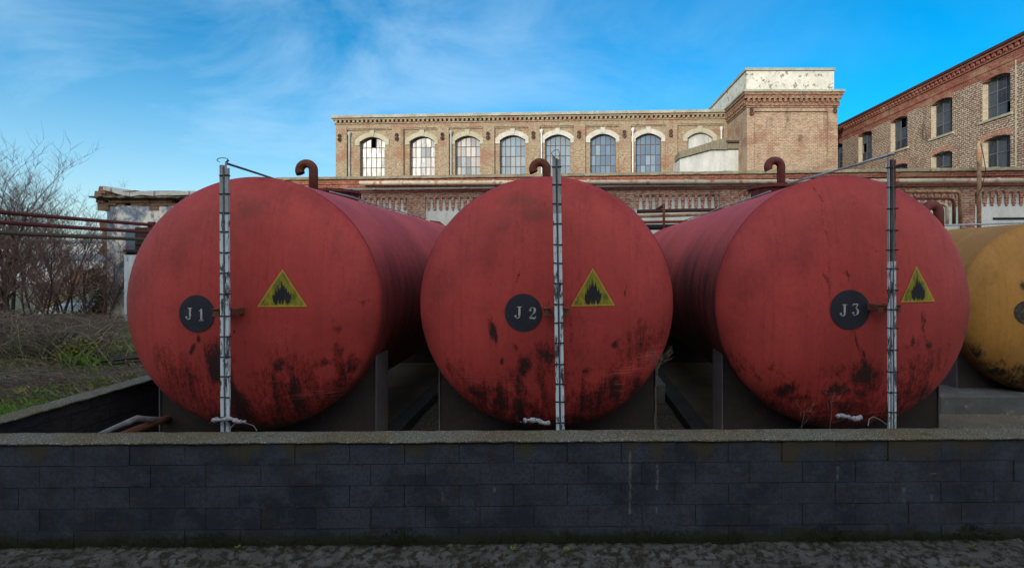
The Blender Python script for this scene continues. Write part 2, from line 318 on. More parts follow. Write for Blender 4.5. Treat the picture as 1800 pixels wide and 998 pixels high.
M_brick_right = brick_mat('brown_brick_with_pale_mortar', (0.20, 0.115, 0.07), (0.27, 0.185, 0.12), (0.66, 0.58, 0.46), 0.017, (0.15, 0.075, 0.045), 0.6, bw=0.24, rh=0.095, vari=0.9)
M_brick_ruin = brick_mat('crumbling_brick', (0.42, 0.20, 0.12), (0.30, 0.16, 0.11), (0.24, 0.20, 0.15), 0.014, (0.30, 0.22, 0.12), 0.5, mossc=(0.05, 0.06, 0.02))
M_stone = rough_mat('pale_stone_lintel', (0.34, 0.32, 0.22), (0.42, 0.40, 0.31), (0.22, 0.21, 0.13), s1=1.3, s2=14, t3=(0.55, 0.7))
M_whitestone = rough_mat('whitewashed_lintel', (0.50, 0.49, 0.44), (0.38, 0.36, 0.29), (0.26, 0.24, 0.18), s1=1.6, s2=14, t3=(0.58, 0.66))
M_cap = rough_mat('mossy_ledge_cap', (0.16, 0.145, 0.10), (0.24, 0.22, 0.16), (0.05, 0.048, 0.03), s1=1.5, s2=12)
M_roofcap = rough_mat('pale_roof_edge', (0.25, 0.245, 0.19), (0.36, 0.36, 0.30), (0.13, 0.115, 0.08), s1=1.2, s2=10)
M_white_wall = rough_mat('peeling_white_render', (0.55, 0.55, 0.48), (0.44, 0.44, 0.37), (0.17, 0.155, 0.12), s1=1.0, s2=7, t3=(0.555, 0.60))
M_annex = rough_mat('stained_white_annex', (0.52, 0.53, 0.50), (0.38, 0.39, 0.37), (0.24, 0.24, 0.22), s1=0.8, s2=10, stretch=(2, 2, 0.6))
M_panel = rough_mat('dirty_white_panel', (0.66, 0.68, 0.64), (0.52, 0.54, 0.50), (0.24, 0.22, 0.17), s1=1.2, s2=18, stretch=(1.5, 1.5, 0.6), t3=(0.58, 0.72))
M_corr = rough_mat('mossy_corrugated_sheet', (0.16, 0.14, 0.095), (0.23, 0.21, 0.15), (0.09, 0.085, 0.05), s1=3, s2=20, stretch=(6, 1, 1))
M_zinc = rough_mat('zinc_downpipe', (0.42, 0.43, 0.42), (0.30, 0.31, 0.31), s1=2, s2=20, rough=0.55, bs=0.1)
M_whitepipe = rough_mat('white_downpipe', (0.66, 0.66, 0.62), (0.56, 0.56, 0.52), s1=2, s2=20, rough=0.6, bs=0.1)
M_iron = rough_mat('rusty_wall_anchor', (0.05, 0.028, 0.022), (0.08, 0.04, 0.03))
M_bars = rough_mat('rusty_glazing_bars', (0.12, 0.07, 0.06), (0.09, 0.06, 0.055))
M_bars_grey = rough_mat('grey_glazing_bars', (0.13, 0.145, 0.16), (0.09, 0.10, 0.11))
M_dark = rough_mat('dark_interior', (0.01, 0.01, 0.012), (0.014, 0.014, 0.016))
def pane_mat():
    t = MT('old_glass_panes'); a = t.attr('pane').outputs['Color']
    n = t.noise(2.5, t.vec((3, 1, 0.6)), 6, 0.7)
    col = t.mix(t.rng(n, 0.4, 0.75, 0, 0.35), a, (0.10, 0.12, 0.14))
    return t.done(col, t.rng(n, 0.3, 0.7, 0.22, 0.36), t.bump(t.noise(1.6), 0.12, 0.01), 0, 0.22)
M_pane = pane_mat()
M_plaster = None
def plaster_mat():
    t = MT('peeling_blue_grey_plaster')
    n = t.noise(1.9, None, 12, 0.8); n2 = t.noise(5, t.vec((1, 1, 0.7)), 10, 0.75)
    col = t.mix(t.rng(n, 0.44, 0.54), (0.24, 0.30, 0.39), (0.80, 0.77, 0.68))
    col = t.mix(t.rng(n2, 0.50, 0.62, 0, 0.75), col, (0.08, 0.09, 0.105))
    sp = t.n('ShaderNodeSeparateXYZ'); t.L.new(t.tc.outputs['Object'], sp.inputs[0])
    lowf = t.math('MULTIPLY', t.rng(t.math('ADD', sp.outputs[2], t.math('MULTIPLY', n2, 0.25)), 0.98, 0.93), t.rng(n2, 0.62, 0.5))
    col = t.mix(lowf, col, (0.46, 0.40, 0.22))
    return t.done(col, 0.9, t.bump(n2, 0.5, 0.01), 0, 0.2)
M_plaster = plaster_mat()
M_corrwhite = rough_mat('pale_blue_sheet', (0.66, 0.76, 0.80), (0.56, 0.66, 0.71), (0.32, 0.36, 0.38), s1=1.5, s2=12, stretch=(4, 1, 0.6), t3=(0.6, 0.7))
M_tile = rough_mat('pale_ridge_tile', (0.68, 0.66, 0.60), (0.55, 0.53, 0.47), (0.2, 0.19, 0.13), s1=2, s2=12)
M_moss = rough_mat('dark_moss', (0.018, 0.024, 0.006), (0.03, 0.036, 0.010), s1=8, s2=60)
M_bark = rough_mat('grey_brown_bark', (0.075, 0.052, 0.04), (0.05, 0.036, 0.03), s1=5, s2=40)
M_twig = rough_mat('reddish_twigs', (0.20, 0.125, 0.105), (0.14, 0.095, 0.08), s1=5, s2=40)
M_bramble = rough_mat('dry_bramble', (0.17, 0.13, 0.095), (0.075, 0.058, 0.046), s1=2, s2=40)
M_bramble_dk = rough_mat('dark_dead_stems', (0.12, 0.095, 0.085), (0.19, 0.15, 0.125), s1=2, s2=40)
M_grass = rough_mat('green_grass', (0.11, 0.24, 0.03), (0.20, 0.30, 0.06), s1=1.0, s2=30, bs=0)
M_grass_dry = rough_mat('dry_grass', (0.25, 0.25, 0.09), (0.30, 0.25, 0.14), s1=1.0, s2=30, bs=0)
M_ygreen = rough_mat('yellow_green_leaves', (0.25, 0.26, 0.03), (0.16, 0.18, 0.02), s1=4, s2=30, bs=0)
M_ivy = rough_mat('dark_ivy_leaves', (0.028, 0.042, 0.014), (0.05, 0.055, 0.02), s1=5, s2=30, bs=0)
M_timber = rough_mat('old_grey_timber', (0.07, 0.062, 0.055), (0.045, 0.04, 0.036), s1=2, s2=30, stretch=(1, 1, 4))
M_timber_warm = rough_mat('warm_bare_timber', (0.24, 0.165, 0.085), (0.16, 0.10, 0.055), s1=2, s2=30)
M_orange = rough_mat('orange_roof_tiles', (0.32, 0.13, 0.06), (0.40, 0.20, 0.10), (0.20, 0.10, 0.06), s1=3, s2=14)
M_farwhite = rough_mat('far_pale_cladding', (0.48, 0.53, 0.57), (0.38, 0.45, 0.50), (0.28, 0.31, 0.33), s1=0.3, s2=3)
M_farblue = rough_mat('far_blue_cladding', (0.10, 0.17, 0.24), (0.16, 0.23, 0.30), s1=0.3, s2=3)
M_wrap = rough_mat('frayed_white_wrapping', (0.42, 0.42, 0.45), (0.26, 0.26, 0.29), (0.10, 0.10, 0.12), s1=20, s2=90, bs=0.9, t3=(0.5, 0.6))
M_orangepipe = rough_mat('orange_brown_pipe', (0.15, 0.055, 0.03), (0.10, 0.04, 0.025), s1=3, s2=30)
M_plant = rough_mat('dead_weed_stalk', (0.16, 0.12, 0.085), (0.10, 0.075, 0.055), s1=3, s2=30)

# ------------------------------------------------------------------ ground, street, bund floor
bm = B(); bmesh.ops.create_grid(bm, x_segments=4, y_segments=4, size=1200)
for v in bm.verts: v.co.z = -0.06
tag(obj('ground', bm, M_ground), kind='structure')
def grid(x0, x1, y0, y1, nx, ny, f):
    bm = B(); g = [[bm.verts.new((x0 + (x1 - x0) * i / nx, y0 + (y1 - y0) * j / ny, 0)) for i in range(nx + 1)] for j in range(ny + 1)]
    for j in range(ny + 1):
        for i in range(nx + 1): g[j][i].co.z = f(g[j][i].co.x, g[j][i].co.y)
    for j in range(ny):
        for i in range(nx): bm.faces.new((g[j][i], g[j][i + 1], g[j + 1][i + 1], g[j + 1][i]))
    return bm
def street_h(x, y):
    q = x * 0.5 + y * 1.6
    a = fb(x * 5 + y * 6, y * 12 - x * 3, 0.0, 7) * 0.016 + max(0, fb(x * 9 + y * 9, y * 20 - x * 6, 4, 4) - 0.15) * 0.02
    b = abs(fb(x * 1.3 + 5, y * 5 - x * 0.8, 3.0, 5)) * 0.035
    edge = sstep(4.38 + 0.05 * fb(x, 0, 9, 3), 4.41, y) * 0.018
    return a - 0.035 + edge - b * (1 - sstep(4.45, 4.52, y)) * 0.9
bm = grid(-6.6, 6.0, 3.9, 4.72, 900, 80, street_h)
so = obj('street', bm, M_street, smooth=True); tag(so, kind='structure')
bm = grid(-60, 60, -13, 3.9, 60, 12, lambda x, y: -0.012 if y < 3.8 else -0.03)
tag(obj('street', bm, M_street), kind='structure')
bm = grid(-6.2, 30, 4.8, 17.5, 180, 80, lambda x, y: 0.0 + 0.02 * fb(x * 1.5, y * 1.5, 0, 5))
tag(obj('bund_floor', bm, M_floor, smooth=True), kind='structure')
def terr(x, y):
    t = sstep(8, 15, y)
    z = 0.80 * (1 - t) + 0.52 * t + 0.06 * fb(x * 0.6, y * 0.6, 4, 4)
    z += 0.22 * sstep(-7.5, -10.5, x) * sstep(14, 9, y) * sstep(5, 8, y)
    return z if x > -60 else z * 0.5
bm = grid(-90, -6.12, 3, 90, 160, 170, terr)
tag(obj('terrain', bm, M_ground, smooth=True), kind='structure')

# ------------------------------------------------------------------ front block wall
def set_attr(me, name, vals):
    a = me.attributes.new(name, 'FLOAT', 'POINT')
    a.data.foreach_set('value', vals)
WF = Frame(-7.2, 4.55, R(0.9))
rng = random.Random(3)
wall = thing('block_wall', (-7.2, 4.55, 0), 'long low wall of black painted concrete blocks with pale mossy coping beside the street', 'wall', R(0.9))
U1 = 16.0
zt = 0.931; ch = 0.1975
stains = [(1108, 6, 0.9), (1155, 10, 0.9), (1385, 18, 0.85), (1600, 35, 0.7), (430, 30, 0.6), (530, 30, 0.5), (720, 20, 0.45), (920, 14, 0.4), (1240, 30, 0.4), (1700, 30, 0.5), (60, 25, 0.5), (1480, 40, 0.45)]
limes = [(1108, 2.2, 790, 905), (1155, 2.2, 815, 862), (1155, 1.5, 890, 905), (1474, 2, 815, 846), (1590, 2, 852, 885), (778, 1.2, 855, 880), (870, 2.5, 855, 868), (1638, 2, 865, 880), (1640, 8, 828, 834)]
bm = B(); lay = []
for row in range(5):
    z1 = zt - row * ch; z0 = max(z1 - ch, -0.04)
    off = WF.u(711) if row % 2 == 0 else WF.u(652)
    k0 = -int(off / 0.503) - 1
    for k in range(k0, 40):
        a = off + k * 0.503; b = a + 0.503
        if b < 0.0 or a > U1: continue
        a = max(a, 0); b = min(b, U1)
        g = rng.uniform(0.0018, 0.0035); dy = rng.uniform(-0.006, 0.004); sh = rng.random() ** 1.6 * 0.9
        dz = rng.uniform(-0.0015, 0.0015)
        n0 = len(bm.verts)
        nx = 18; nz = 8
        y = dy
        vv = [[bm.verts.new((a + g + (b - a - 2 * g) * i / nx, y, z0 + g + dz + (z1 - z0 - 2 * g) * j / nz)) for i in range(nx + 1)] for j in range(nz + 1)]
        for j in range(nz):
            for i in range(nx): bm.faces.new((vv[j][i], vv[j][i + 1], vv[j + 1][i + 1], vv[j + 1][i]))
        # returns
        bk = {}
        def back(v):
            if v not in bk: bk[v] = bm.verts.new((v.co.x, 0.03, v.co.z))
            return bk[v]
        for j in range(nz):
            bm.faces.new((vv[j][0], vv[j + 1][0], back(vv[j + 1][0]), back(vv[j][0]))); bm.faces.new((vv[j + 1][nx], vv[j][nx], back(vv[j][nx]), back(vv[j + 1][nx])))
        for i in range(nx):
            bm.faces.new((vv[0][i + 1], vv[0][i], back(vv[0][i]), back(vv[0][i + 1]))); bm.faces.new((vv[nz][i], vv[nz][i + 1], back(vv[nz][i + 1]), back(vv[nz][i])))
        lay += [sh] * (len(bm.verts) - n0)
o = obj('blocks', bm, M_block, wall)
gr = []; li = []; mo = []
for v in o.data.vertices:
    u, z = v.co.x, v.co.z
    g = 0.22 * sstep(0.80, 0.90, z) + 0.12 * fb(u * 1.2, 0, z * 2)
    for px, wd, s in stains:
        du = abs(u - WF.u(px)); ww = wd / 190 * 1.3
        ln = 0.28 + 0.25 * s
        if du < ww * 2: g += s * math.exp(-(du / ww) ** 2) * sstep(zt - ln, zt - 0.02, z)
    gr.append(g)
    l = 0
    for px, wd, y0, y1 in limes:
        du = abs(u - WF.u(px)) * 190
        zz0 = WF.z(px, y1); zz1 = WF.z(px, y0)
        if zz0 < z < zz1: l = max(l, 0.95 * sstep(wd * 2 + 4, 0, du))
    li.append(l)
    mo.append(0.92 * sstep(0.20 + 0.13 * fb(u * 2.4, 3, 0, 5), 0.0, z))
set_attr(o.data, 'shade', lay); set_attr(o.data, 'grime', gr); set_attr(o.data, 'lime', li); set_attr(o.data, 'moss', mo)
bm = B(); box(bm, 0, U1, 0.007, 0.21, -0.1, zt); obj('mortar_core', bm, M_joint, wall)
def rough_slab(x0, x1, y0, y1, z0, z1, amp=0.006, step=0.03, seed=0):
    nx = int((x1 - x0) / step); bm = B(); prof = []
    m = 6
    ys = [y0, y0, y0 + 0.004] + [y0 + (y1 - y0) * i / m for i in range(1, m)] + [y1 - 0.004, y1, y1]
    zs = [z0, z1 - 0.003, z1] + [z1] * (m - 1) + [z1, z1 - 0.004, z0]
    rows = []
    for i in range(nx + 1):
        x = x0 + (x1 - x0) * i / nx; r = []
        for j, (y, z) in enumerate(zip(ys, zs)):
            n1 = fb(x * 6, y * 9, z * 9 + seed, 5) * amp
            r.append(bm.verts.new((x, y + n1 * (1.2 if j in (0, 1, len(ys) - 2, len(ys) - 1) else 0.3), z + n1 * 0.8)))
        rows.append(r)
    n = len(ys)
    for i in range(nx):
        for j in range(n):
            bm.faces.new((rows[i][j], rows[i][(j + 1) % n], rows[i + 1][(j + 1) % n], rows[i + 1][j]))
    bm.faces.new(rows[0]); bm.faces.new(rows[-1][::-1])
    bmesh.ops.recalc_face_normals(bm, faces=bm.faces)
    return bm
obj('coping', rough_slab(-0.03, U1, -0.022, 0.262, zt + 0.002, 0.951, 0.0045, 0.02), M_coping, wall, smooth=True)
# side wall running back on the left
sw = thing('block_wall', (-5.98, 4.92, 0), 'dark side wall with gravelly coping running back between the grass and the leftmost red tank', 'wall', R(90))
bm = B(); box(bm, 0.002, 10.5, -0.10, 0.10, -0.1, zt); obj('blocks', bm, M_innerwall, sw)
obj('coping', rough_slab(-0.02, 10.5, -0.15, 0.15, zt + 0.002, 0.951, seed=9), M_coping, sw, smooth=True)

# moss and small weeds at the foot of the wall
bm = B(); rng = random.Random(11)
for i in range(16000):
    u = rng.uniform(0.8, 13.5); cl = 0.5 + 0.9 * fb(u * 1.7, 0, 7, 4)
    if rng.random() > cl: continue
    h = rng.uniform(0.004, 0.03) * (0.4 + cl); x = u; y = rng.uniform(-0.06, -0.004) ; z = rng.uniform(0, 0.015)
    if rng.random() < 0.35: y = -0.008; z = rng.uniform(0.0, 0.10) * cl * 1.3
    a = rng.uniform(0, 3.14); s = rng.uniform(0.003, 0.008)
    bm.faces.new([bm.verts.new((x - s * math.cos(a), y - s * math.sin(a), z)), bm.verts.new((x + s * math.cos(a), y + s * math.sin(a), z)), bm.verts.new((x + rng.uniform(-.008, .008), y - rng.uniform(0, .012), z + h))])
mo_ = obj('moss', bm, M_moss); mo_.location = (-7.2, 4.55, 0); mo_.rotation_euler = (0, 0, R(0.9)); tag(mo_, kind='stuff')
def tuft(px, py, d, n, s, label, seed):
    rng = random.Random(seed); bm = B(); p = at(px, py, d); p.z = 0.005
    for i in range(n):
        a = rng.uniform(0, 6.28); r = rng.uniform(0.2, 1) * s; w = s * 0.16
        c = p + Vector((math.cos(a) * r, math.sin(a) * r * 0.5, rng.uniform(0.2, 0.9) * s))
        t = Vector((-math.sin(a), math.cos(a), 0)) * w
        vs = [p + Vector((0, 0, 0.001)), (p + c) / 2 + t + Vector((0, 0, s * .2)), c, (p + c) / 2 - t + Vector((0, 0, s * .2))]
        bm.faces.new([bm.verts.new(q) for q in vs])
    o = obj('weed', bm, M_grass); tag(o, label, 'weed', 'small weeds at the foot of the black wall'); 
tuft(418, 960, 4.55, 14, 0.035, 'tiny green weed in the pavement at the wall foot, leftmost of the four', 1)
tuft(901, 964, 4.52, 16, 0.04, 'tiny green weed at the wall foot below the middle red tank', 2)
tuft(996, 966, 4.50, 16, 0.04, 'tiny green weed at the wall foot just right of the one below the middle tank', 3)
tuft(1708, 957, 4.56, 20, 0.045, 'small green weed in the pavement at the wall foot, rightmost of the four', 4)

# ------------------------------------------------------------------ bund interior
def wobj(name, bm, mat, label, cat, group=None, smooth=False):
    return tag(obj(name, bm, mat, smooth=smooth), label, cat, group)
bm = B(); box(bm, -2.72, -2.45, 5.2, 16, -0.02, 0.16, 0.01); wobj('concrete_kerb', bm, M_conc_dark, 'low dark concrete kerb on the floor between the left and middle red tanks', 'kerb')
bm = B(); box(bm, 1.80, 2.08, 5.2, 16, -0.02, 0.16, 0.01); wobj('concrete_kerb', bm, M_conc_dark, 'low dark concrete kerb on the floor between the middle and right red tanks', 'kerb')

# ------------------------------------------------------------------ storage tanks
RAD = 1.5; BULGE = 0.43
def domey(r, R_=RAD, h=BULGE):
    t = min(1, r / R_); return -h * (1 - t ** 2.5) ** 0.60
def lerp2(a, b, t): return (a[0] + (b[0] - a[0]) * t, a[1] + (b[1] - a[1]) * t)
class Tank:
    def __init__(s, cx, cy, d, length, label, mats, soot, rust, group):
        s.d = d; s.X = (cx - VX) / F * d; s.Z = H - (cy - HY) / F * d; s.len = length
        s.root = thing('storage_tank', (s.X, d, 0), label, 'tank', 0, group)
    def px2l(s, px, py):                         # photo position on the domed head -> local (x, z)
        dd = s.d - 0.4
        for _ in range(12):
            p = at(px, py, dd); x = p.x - s.X; z = p.z - s.Z
            dd = s.d + domey(math.hypot(x, z))
        return x, z
    def on(s, x, z, off=0.004):
        r = math.hypot(x, z); return Vector((x, domey(r) - off, z + s.Z))
def build_tank(T, mh, ms, blobs, rusts, shell_soot, scratches=()):
    root = T.root
    # head
    bm = B(); NR = 90; NA = 260; c = bm.verts.new(T.on(0, 0, 0)); rings = []
    for i in range(1, NR + 1):
        r = RAD * (1 - (1 - i / NR) ** 1.35)
        ring = [bm.verts.new((r * math.cos(2 * math.pi * k / NA), domey(r) + 0.004 * fb(r * math.cos(2 * math.pi * k / NA), r * math.sin(2 * math.pi * k / NA), 2, 3), T.Z + r * math.sin(2 * math.pi * k / NA))) for k in range(NA)]
        rings.append(ring)
    for k in range(NA):
        bm.faces.new((c, rings[0][(k + 1) % NA], rings[0][k]))
        for i in range(NR - 1): bm.faces.new((rings[i][k], rings[i][(k + 1) % NA], rings[i + 1][(k + 1) % NA], rings[i + 1][k]))
    bmesh.ops.recalc_face_normals(bm, faces=bm.faces)
    o = obj('head', bm, mh, root, True)
    me = o.data
    if sum(p.normal.y for p in me.polygons) > 0: me.flip_normals()
    BL = [(*T.px2l(px, py), rx / 147.0, rz / 147.0, ang, st) for px, py, rx, rz, ang, st in blobs]
    RU = [(*T.px2l(px, py), rx / 147.0, rz / 147.0, ang, st) for px, py, rx, rz, ang, st in rusts]
    SC = [(*T.px2l(px, py), rx / 147.0, rz / 147.0, ang, st) for px, py, rx, rz, ang, st in scratches]
    def ev(lst, x, z):
        g = 0; s_x, s_z = x, z
        x = x + 0.055 * fb(s_x * 5, 1.3, s_z * 3, 4) + 0.02 * fb(s_x * 19, 5, s_z * 11, 3); z = z + 0.09 * fb(s_x * 5, 8.3, s_z * 3, 4) + 0.03 * fb(s_x * 19, 15, s_z * 9, 3)
        for bx, bz, rx, rz, ang, st in lst:
            dx = x - bx; dz = z - bz; c_, s_ = math.cos(R(ang)), math.sin(R(ang))
            q = math.sqrt(((dx * c_ + dz * s_) / rx) ** 2 + ((-dx * s_ + dz * c_) / rz) ** 2)
            if q < 2.5: g = max(g, st * 0.98 * sstep(2.5, 0.0, q))
        return g
    gr, ru, so_, scr = [], [], [], []
    for v in me.vertices:
        x = v.co.x; z = v.co.z - T.Z; r = math.hypot(x, z)
        g = ev(BL, x, z)
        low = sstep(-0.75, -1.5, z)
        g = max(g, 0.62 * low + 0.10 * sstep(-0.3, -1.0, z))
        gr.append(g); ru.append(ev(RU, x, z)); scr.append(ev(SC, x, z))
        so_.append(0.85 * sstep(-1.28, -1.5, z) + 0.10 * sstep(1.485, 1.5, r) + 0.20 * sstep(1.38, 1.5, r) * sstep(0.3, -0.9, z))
    set_attr(me, 'grime', gr); set_attr(me, 'rust', ru); set_attr(me, 'soot', so_); set_attr(me, 'scratch', scr)
    # shell with a rear head
    bm = B(); NA = 200; ny = 60; rows = []
    prof = [(0.0, RAD)] + [(T.len * i / ny, RAD) for i in range(1, ny + 1)] + [(T.len - domey(RAD * q), RAD * q) for q in (0.98, 0.93, 0.85, 0.7, 0.5, 0.25, 0.02)]
    for y, r in prof:
        rows.append([bm.verts.new((r * math.cos(2 * math.pi * k / NA), y + 0.002, T.Z + r * math.sin(2 * math.pi * k / NA))) for k in range(NA)])
    for i in range(len(rows) - 1):
        for k in range(NA): bm.faces.new((rows[i][k], rows[i + 1][k], rows[i + 1][(k + 1) % NA], rows[i][(k + 1) % NA]))
    bm.faces.new(rows[-1])
    bmesh.ops.recalc_face_normals(bm, faces=bm.faces)
    o = obj('shell', bm, ms, root, True)
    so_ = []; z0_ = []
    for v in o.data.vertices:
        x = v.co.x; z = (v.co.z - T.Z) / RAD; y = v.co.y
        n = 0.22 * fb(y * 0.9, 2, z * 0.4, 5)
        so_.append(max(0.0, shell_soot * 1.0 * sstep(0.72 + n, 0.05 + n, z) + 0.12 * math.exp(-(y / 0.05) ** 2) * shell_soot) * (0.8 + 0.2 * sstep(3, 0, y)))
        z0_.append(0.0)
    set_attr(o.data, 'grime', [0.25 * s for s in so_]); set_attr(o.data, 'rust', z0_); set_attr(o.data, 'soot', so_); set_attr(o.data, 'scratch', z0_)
    # weld bead at the rim
    bm = B(); pts = [(1.502 * math.cos(2 * math.pi * k / 160), 0.0, T.Z + 1.500 * math.sin(2 * math.pi * k / 160)) for k in range(161)]
    tube(bm, pts, 0.0045, 5, False); obj('weld_seam', bm, M_weld if mh is M_head else M_yshell, root)
    # saddles, front and rear, on concrete pads
    for y0 in (0.24, T.len - 1.6):
        bm = B(); wd = 1.33; pts = [(-wd, 0.0), (wd, 0.0)]
        arc = []
        for k in range(25):
            x = wd - 2 * wd * k / 24; arc.append((x, T.Z - math.sqrt(RAD ** 2 - x * x) + 0.004))
        pts = pts + arc
        prism(bm, pts, y0 + 0.02, y0 + 0.36)
        s = obj('saddle', bm, M_saddle, root)
        zt_ = T.Z - math.sqrt(RAD ** 2 - wd * wd) + 0.01
        for sx_ in (-1, 1):
            bm = B(); x = sx_ * (wd + 0.011); box(bm, x - 0.008, x + 0.008, y0, y0 + 0.40, 0.0, zt_ + 0.02, 0.003); obj('flange', bm, M_saddle_edge, s)
# flame outline, unit box
FL = [(-.30,-.5),(-.44,-.34),(-.50,-.12),(-.47,.10),(-.40,-.04),(-.37,.16),(-.33,.34),(-.27,.12),(-.22,.26),(-.20,.52),(-.12,.30),(-.07,.50),(-.03,.82),(.03,.50),(.08,.34),(.12,.60),(.18,.28),(.24,.44),(.27,.12),(.35,.26),(.38,0),(.47,.12),(.49,-.14),(.44,-.34),(.30,-.5),(.20,-.40),(.16,-.18),(.11,-.44),(.03,-.50),(.0,-.22),(-.05,-.50),(-.13,-.42),(-.18,-.20),(-.20,-.42)]
def poly_on(T, pts, off):
    bm = B(); vs = [bm.verts.new(T.on(x, z, off)) for x, z in pts]; f = bm.faces.new(vs)
    bmesh.ops.triangulate(bm, faces=[f]); bmesh.ops.recalc_face_normals(bm, faces=bm.faces); return bm
def add_disc(T, px, py, r, mat):
    x0, z0 = T.px2l(px, py); bm = B(); c = bm.verts.new(T.on(x0, z0, 0.006)); prev = None; n = 64
    for i in range(1, 7):
        rr = r * i / 6
        ring = [bm.verts.new(T.on(x0 + rr * math.cos(2 * math.pi * k / n), z0 + rr * math.sin(2 * math.pi * k / n), 0.006)) for k in range(n)]
        for k in range(n):
            if prev is None: bm.faces.new((c, ring[k], ring[(k + 1) % n]))
            else: bm.faces.new((prev[k], ring[k], ring[(k + 1) % n], prev[(k + 1) % n]))
        prev = ring
    return obj('number_disc', bm, mat, T.root, True), x0, z0
def stroke(T, bm, pts, ws, x0, z0, h, off):
    n = len(pts); Ls = []; Rs = []
    for i, (x, z) in enumerate(pts):
        a = pts[max(i - 1, 0)]; b = pts[min(i + 1, n - 1)]; dx, dz = b[0] - a[0], b[1] - a[1]; l = math.hypot(dx, dz) or 1
        w_ = (ws[i] if isinstance(ws, list) else ws) / 2; nx, nz = -dz / l * w_, dx / l * w_
        Ls.append(bm.verts.new(T.on(x0 + (x + nx) * h, z0 + (z + nz) * h, off))); Rs.append(bm.verts.new(T.on(x0 + (x - nx) * h, z0 + (z - nz) * h, off)))
    for i in range(n - 1): bm.faces.new((Ls[i], Rs[i], Rs[i + 1], Ls[i + 1]))
def glyph(T, disc, ch, px, py, h):
    x0, z0 = T.px2l(px, py); bm = B(); o = 0.0085; S = lambda p, w_: stroke(T, bm, p, w_, x0, z0, h, S_off())
    cnt = [0]
    def S_off(): cnt[0] += 1; return o + cnt[0] * 0.0004
    def ball(x, z, r): stroke(T, bm, [(x - r, z), (x - r * .5, z), (x + r * .5, z), (x + r, z)], [r * .8, r * 1.8, r * 1.8, r * .8], x0, z0, h, S_off())
    if ch == 'J':
        S([(0.10, 0.46), (0.10, -0.24)], 0.17)
        S([(-0.10, 0.47), (0.30, 0.47)], 0.06)
        S([(0.10, -0.28), (0.07, -0.40), (-0.03, -0.47), (-0.14, -0.47), (-0.22, -0.40)], [0.15, 0.12, 0.07, 0.05, 0.05])
        ball(-0.22, -0.30, 0.09)
    elif ch == '1':
        S([(0.04, 0.5), (0.04, -0.40)], 0.17); S([(-0.16, 0.30), (-0.05, 0.36), (0.0, 0.46)], [0.04, 0.06, 0.08]); S([(-0.16, -0.47), (0.24, -0.47)], 0.06)
    elif ch == '2':
        S([(-0.20, 0.30), (-0.12, 0.44), (0.0, 0.48)], [0.05, 0.06, 0.05])
        S([(0.06, 0.47), (0.18, 0.38), (0.21, 0.24), (0.16, 0.08), (0.04, -0.08)], [0.06, 0.14, 0.18, 0.15, 0.09])
        S([(0.0, -0.12), (-0.14, -0.27), (-0.24, -0.42)], [0.07, 0.06, 0.07]); ball(-0.18, 0.24, 0.09)
        S([(-0.24, -0.44), (-0.05, -0.40), (0.10, -0.43), (0.24, -0.42)], [0.08, 0.12, 0.16, 0.06]); S([(0.25, -0.42), (0.27, -0.24)], [0.08, 0.03])
    elif ch == '3':
        S([(-0.20, 0.46), (0.22, 0.46)], 0.09); S([(0.20, 0.41), (0.02, 0.12)], [0.06, 0.06]); S([(-0.20, 0.44), (-0.22, 0.30)], [0.07, 0.03])
        S([(0.03, 0.10), (0.15, 0.04), (0.21, -0.12), (0.17, -0.32), (0.06, -0.43)], [0.05, 0.12, 0.18, 0.15, 0.07])
        S([(0.0, -0.46), (-0.12, -0.46), (-0.20, -0.38)], [0.06, 0.05, 0.05]); ball(-0.19, -0.27, 0.09)
    bmesh.ops.recalc_face_normals(bm, faces=bm.faces)
    obj('stencil_character', bm, M_letter, disc)
def add_sign(T, pts, fw, fh, label=None):
    A, Bq, Cq = [T.px2l(*p) for p in pts]; n = 26; bm = B(); V = {}; edge = []
    for i in range(n + 1):
        for j in range(n + 1 - i):
            a = i / n; b = j / n; c = 1 - a - b
            x = A[0] * a + Bq[0] * b + Cq[0] * c; z = A[1] * a + Bq[1] * b + Cq[1] * c
            V[(i, j)] = bm.verts.new(T.on(x, z, 0.006)); edge.append(min(a, b, c))
    for i in range(n):
        for j in range(n - i):
            bm.faces.new((V[(i, j)], V[(i + 1, j)], V[(i, j + 1)]))
            if j < n - i - 1: bm.faces.new((V[(i + 1, j)], V[(i + 1, j + 1)], V[(i, j + 1)]))
    bmesh.ops.recalc_face_normals(bm, faces=bm.faces)
    o = obj('hazard_sign', bm, M_sign, T.root, True); set_attr(o.data, 'edge', edge)
    cx = (A[0] + Bq[0] + Cq[0]) / 3; cz = (A[1] + Bq[1] + Cq[1]) / 3
    rr = random.Random(int(abs(cx) * 1000))
    pts = [(cx + x * fw + rr.uniform(-.006, .006), cz + z * fh + rr.uniform(-.005, .005) - 0.01) for x, z in FL]
    obj('flame', poly_on(T, pts, 0.011), M_flame, o)
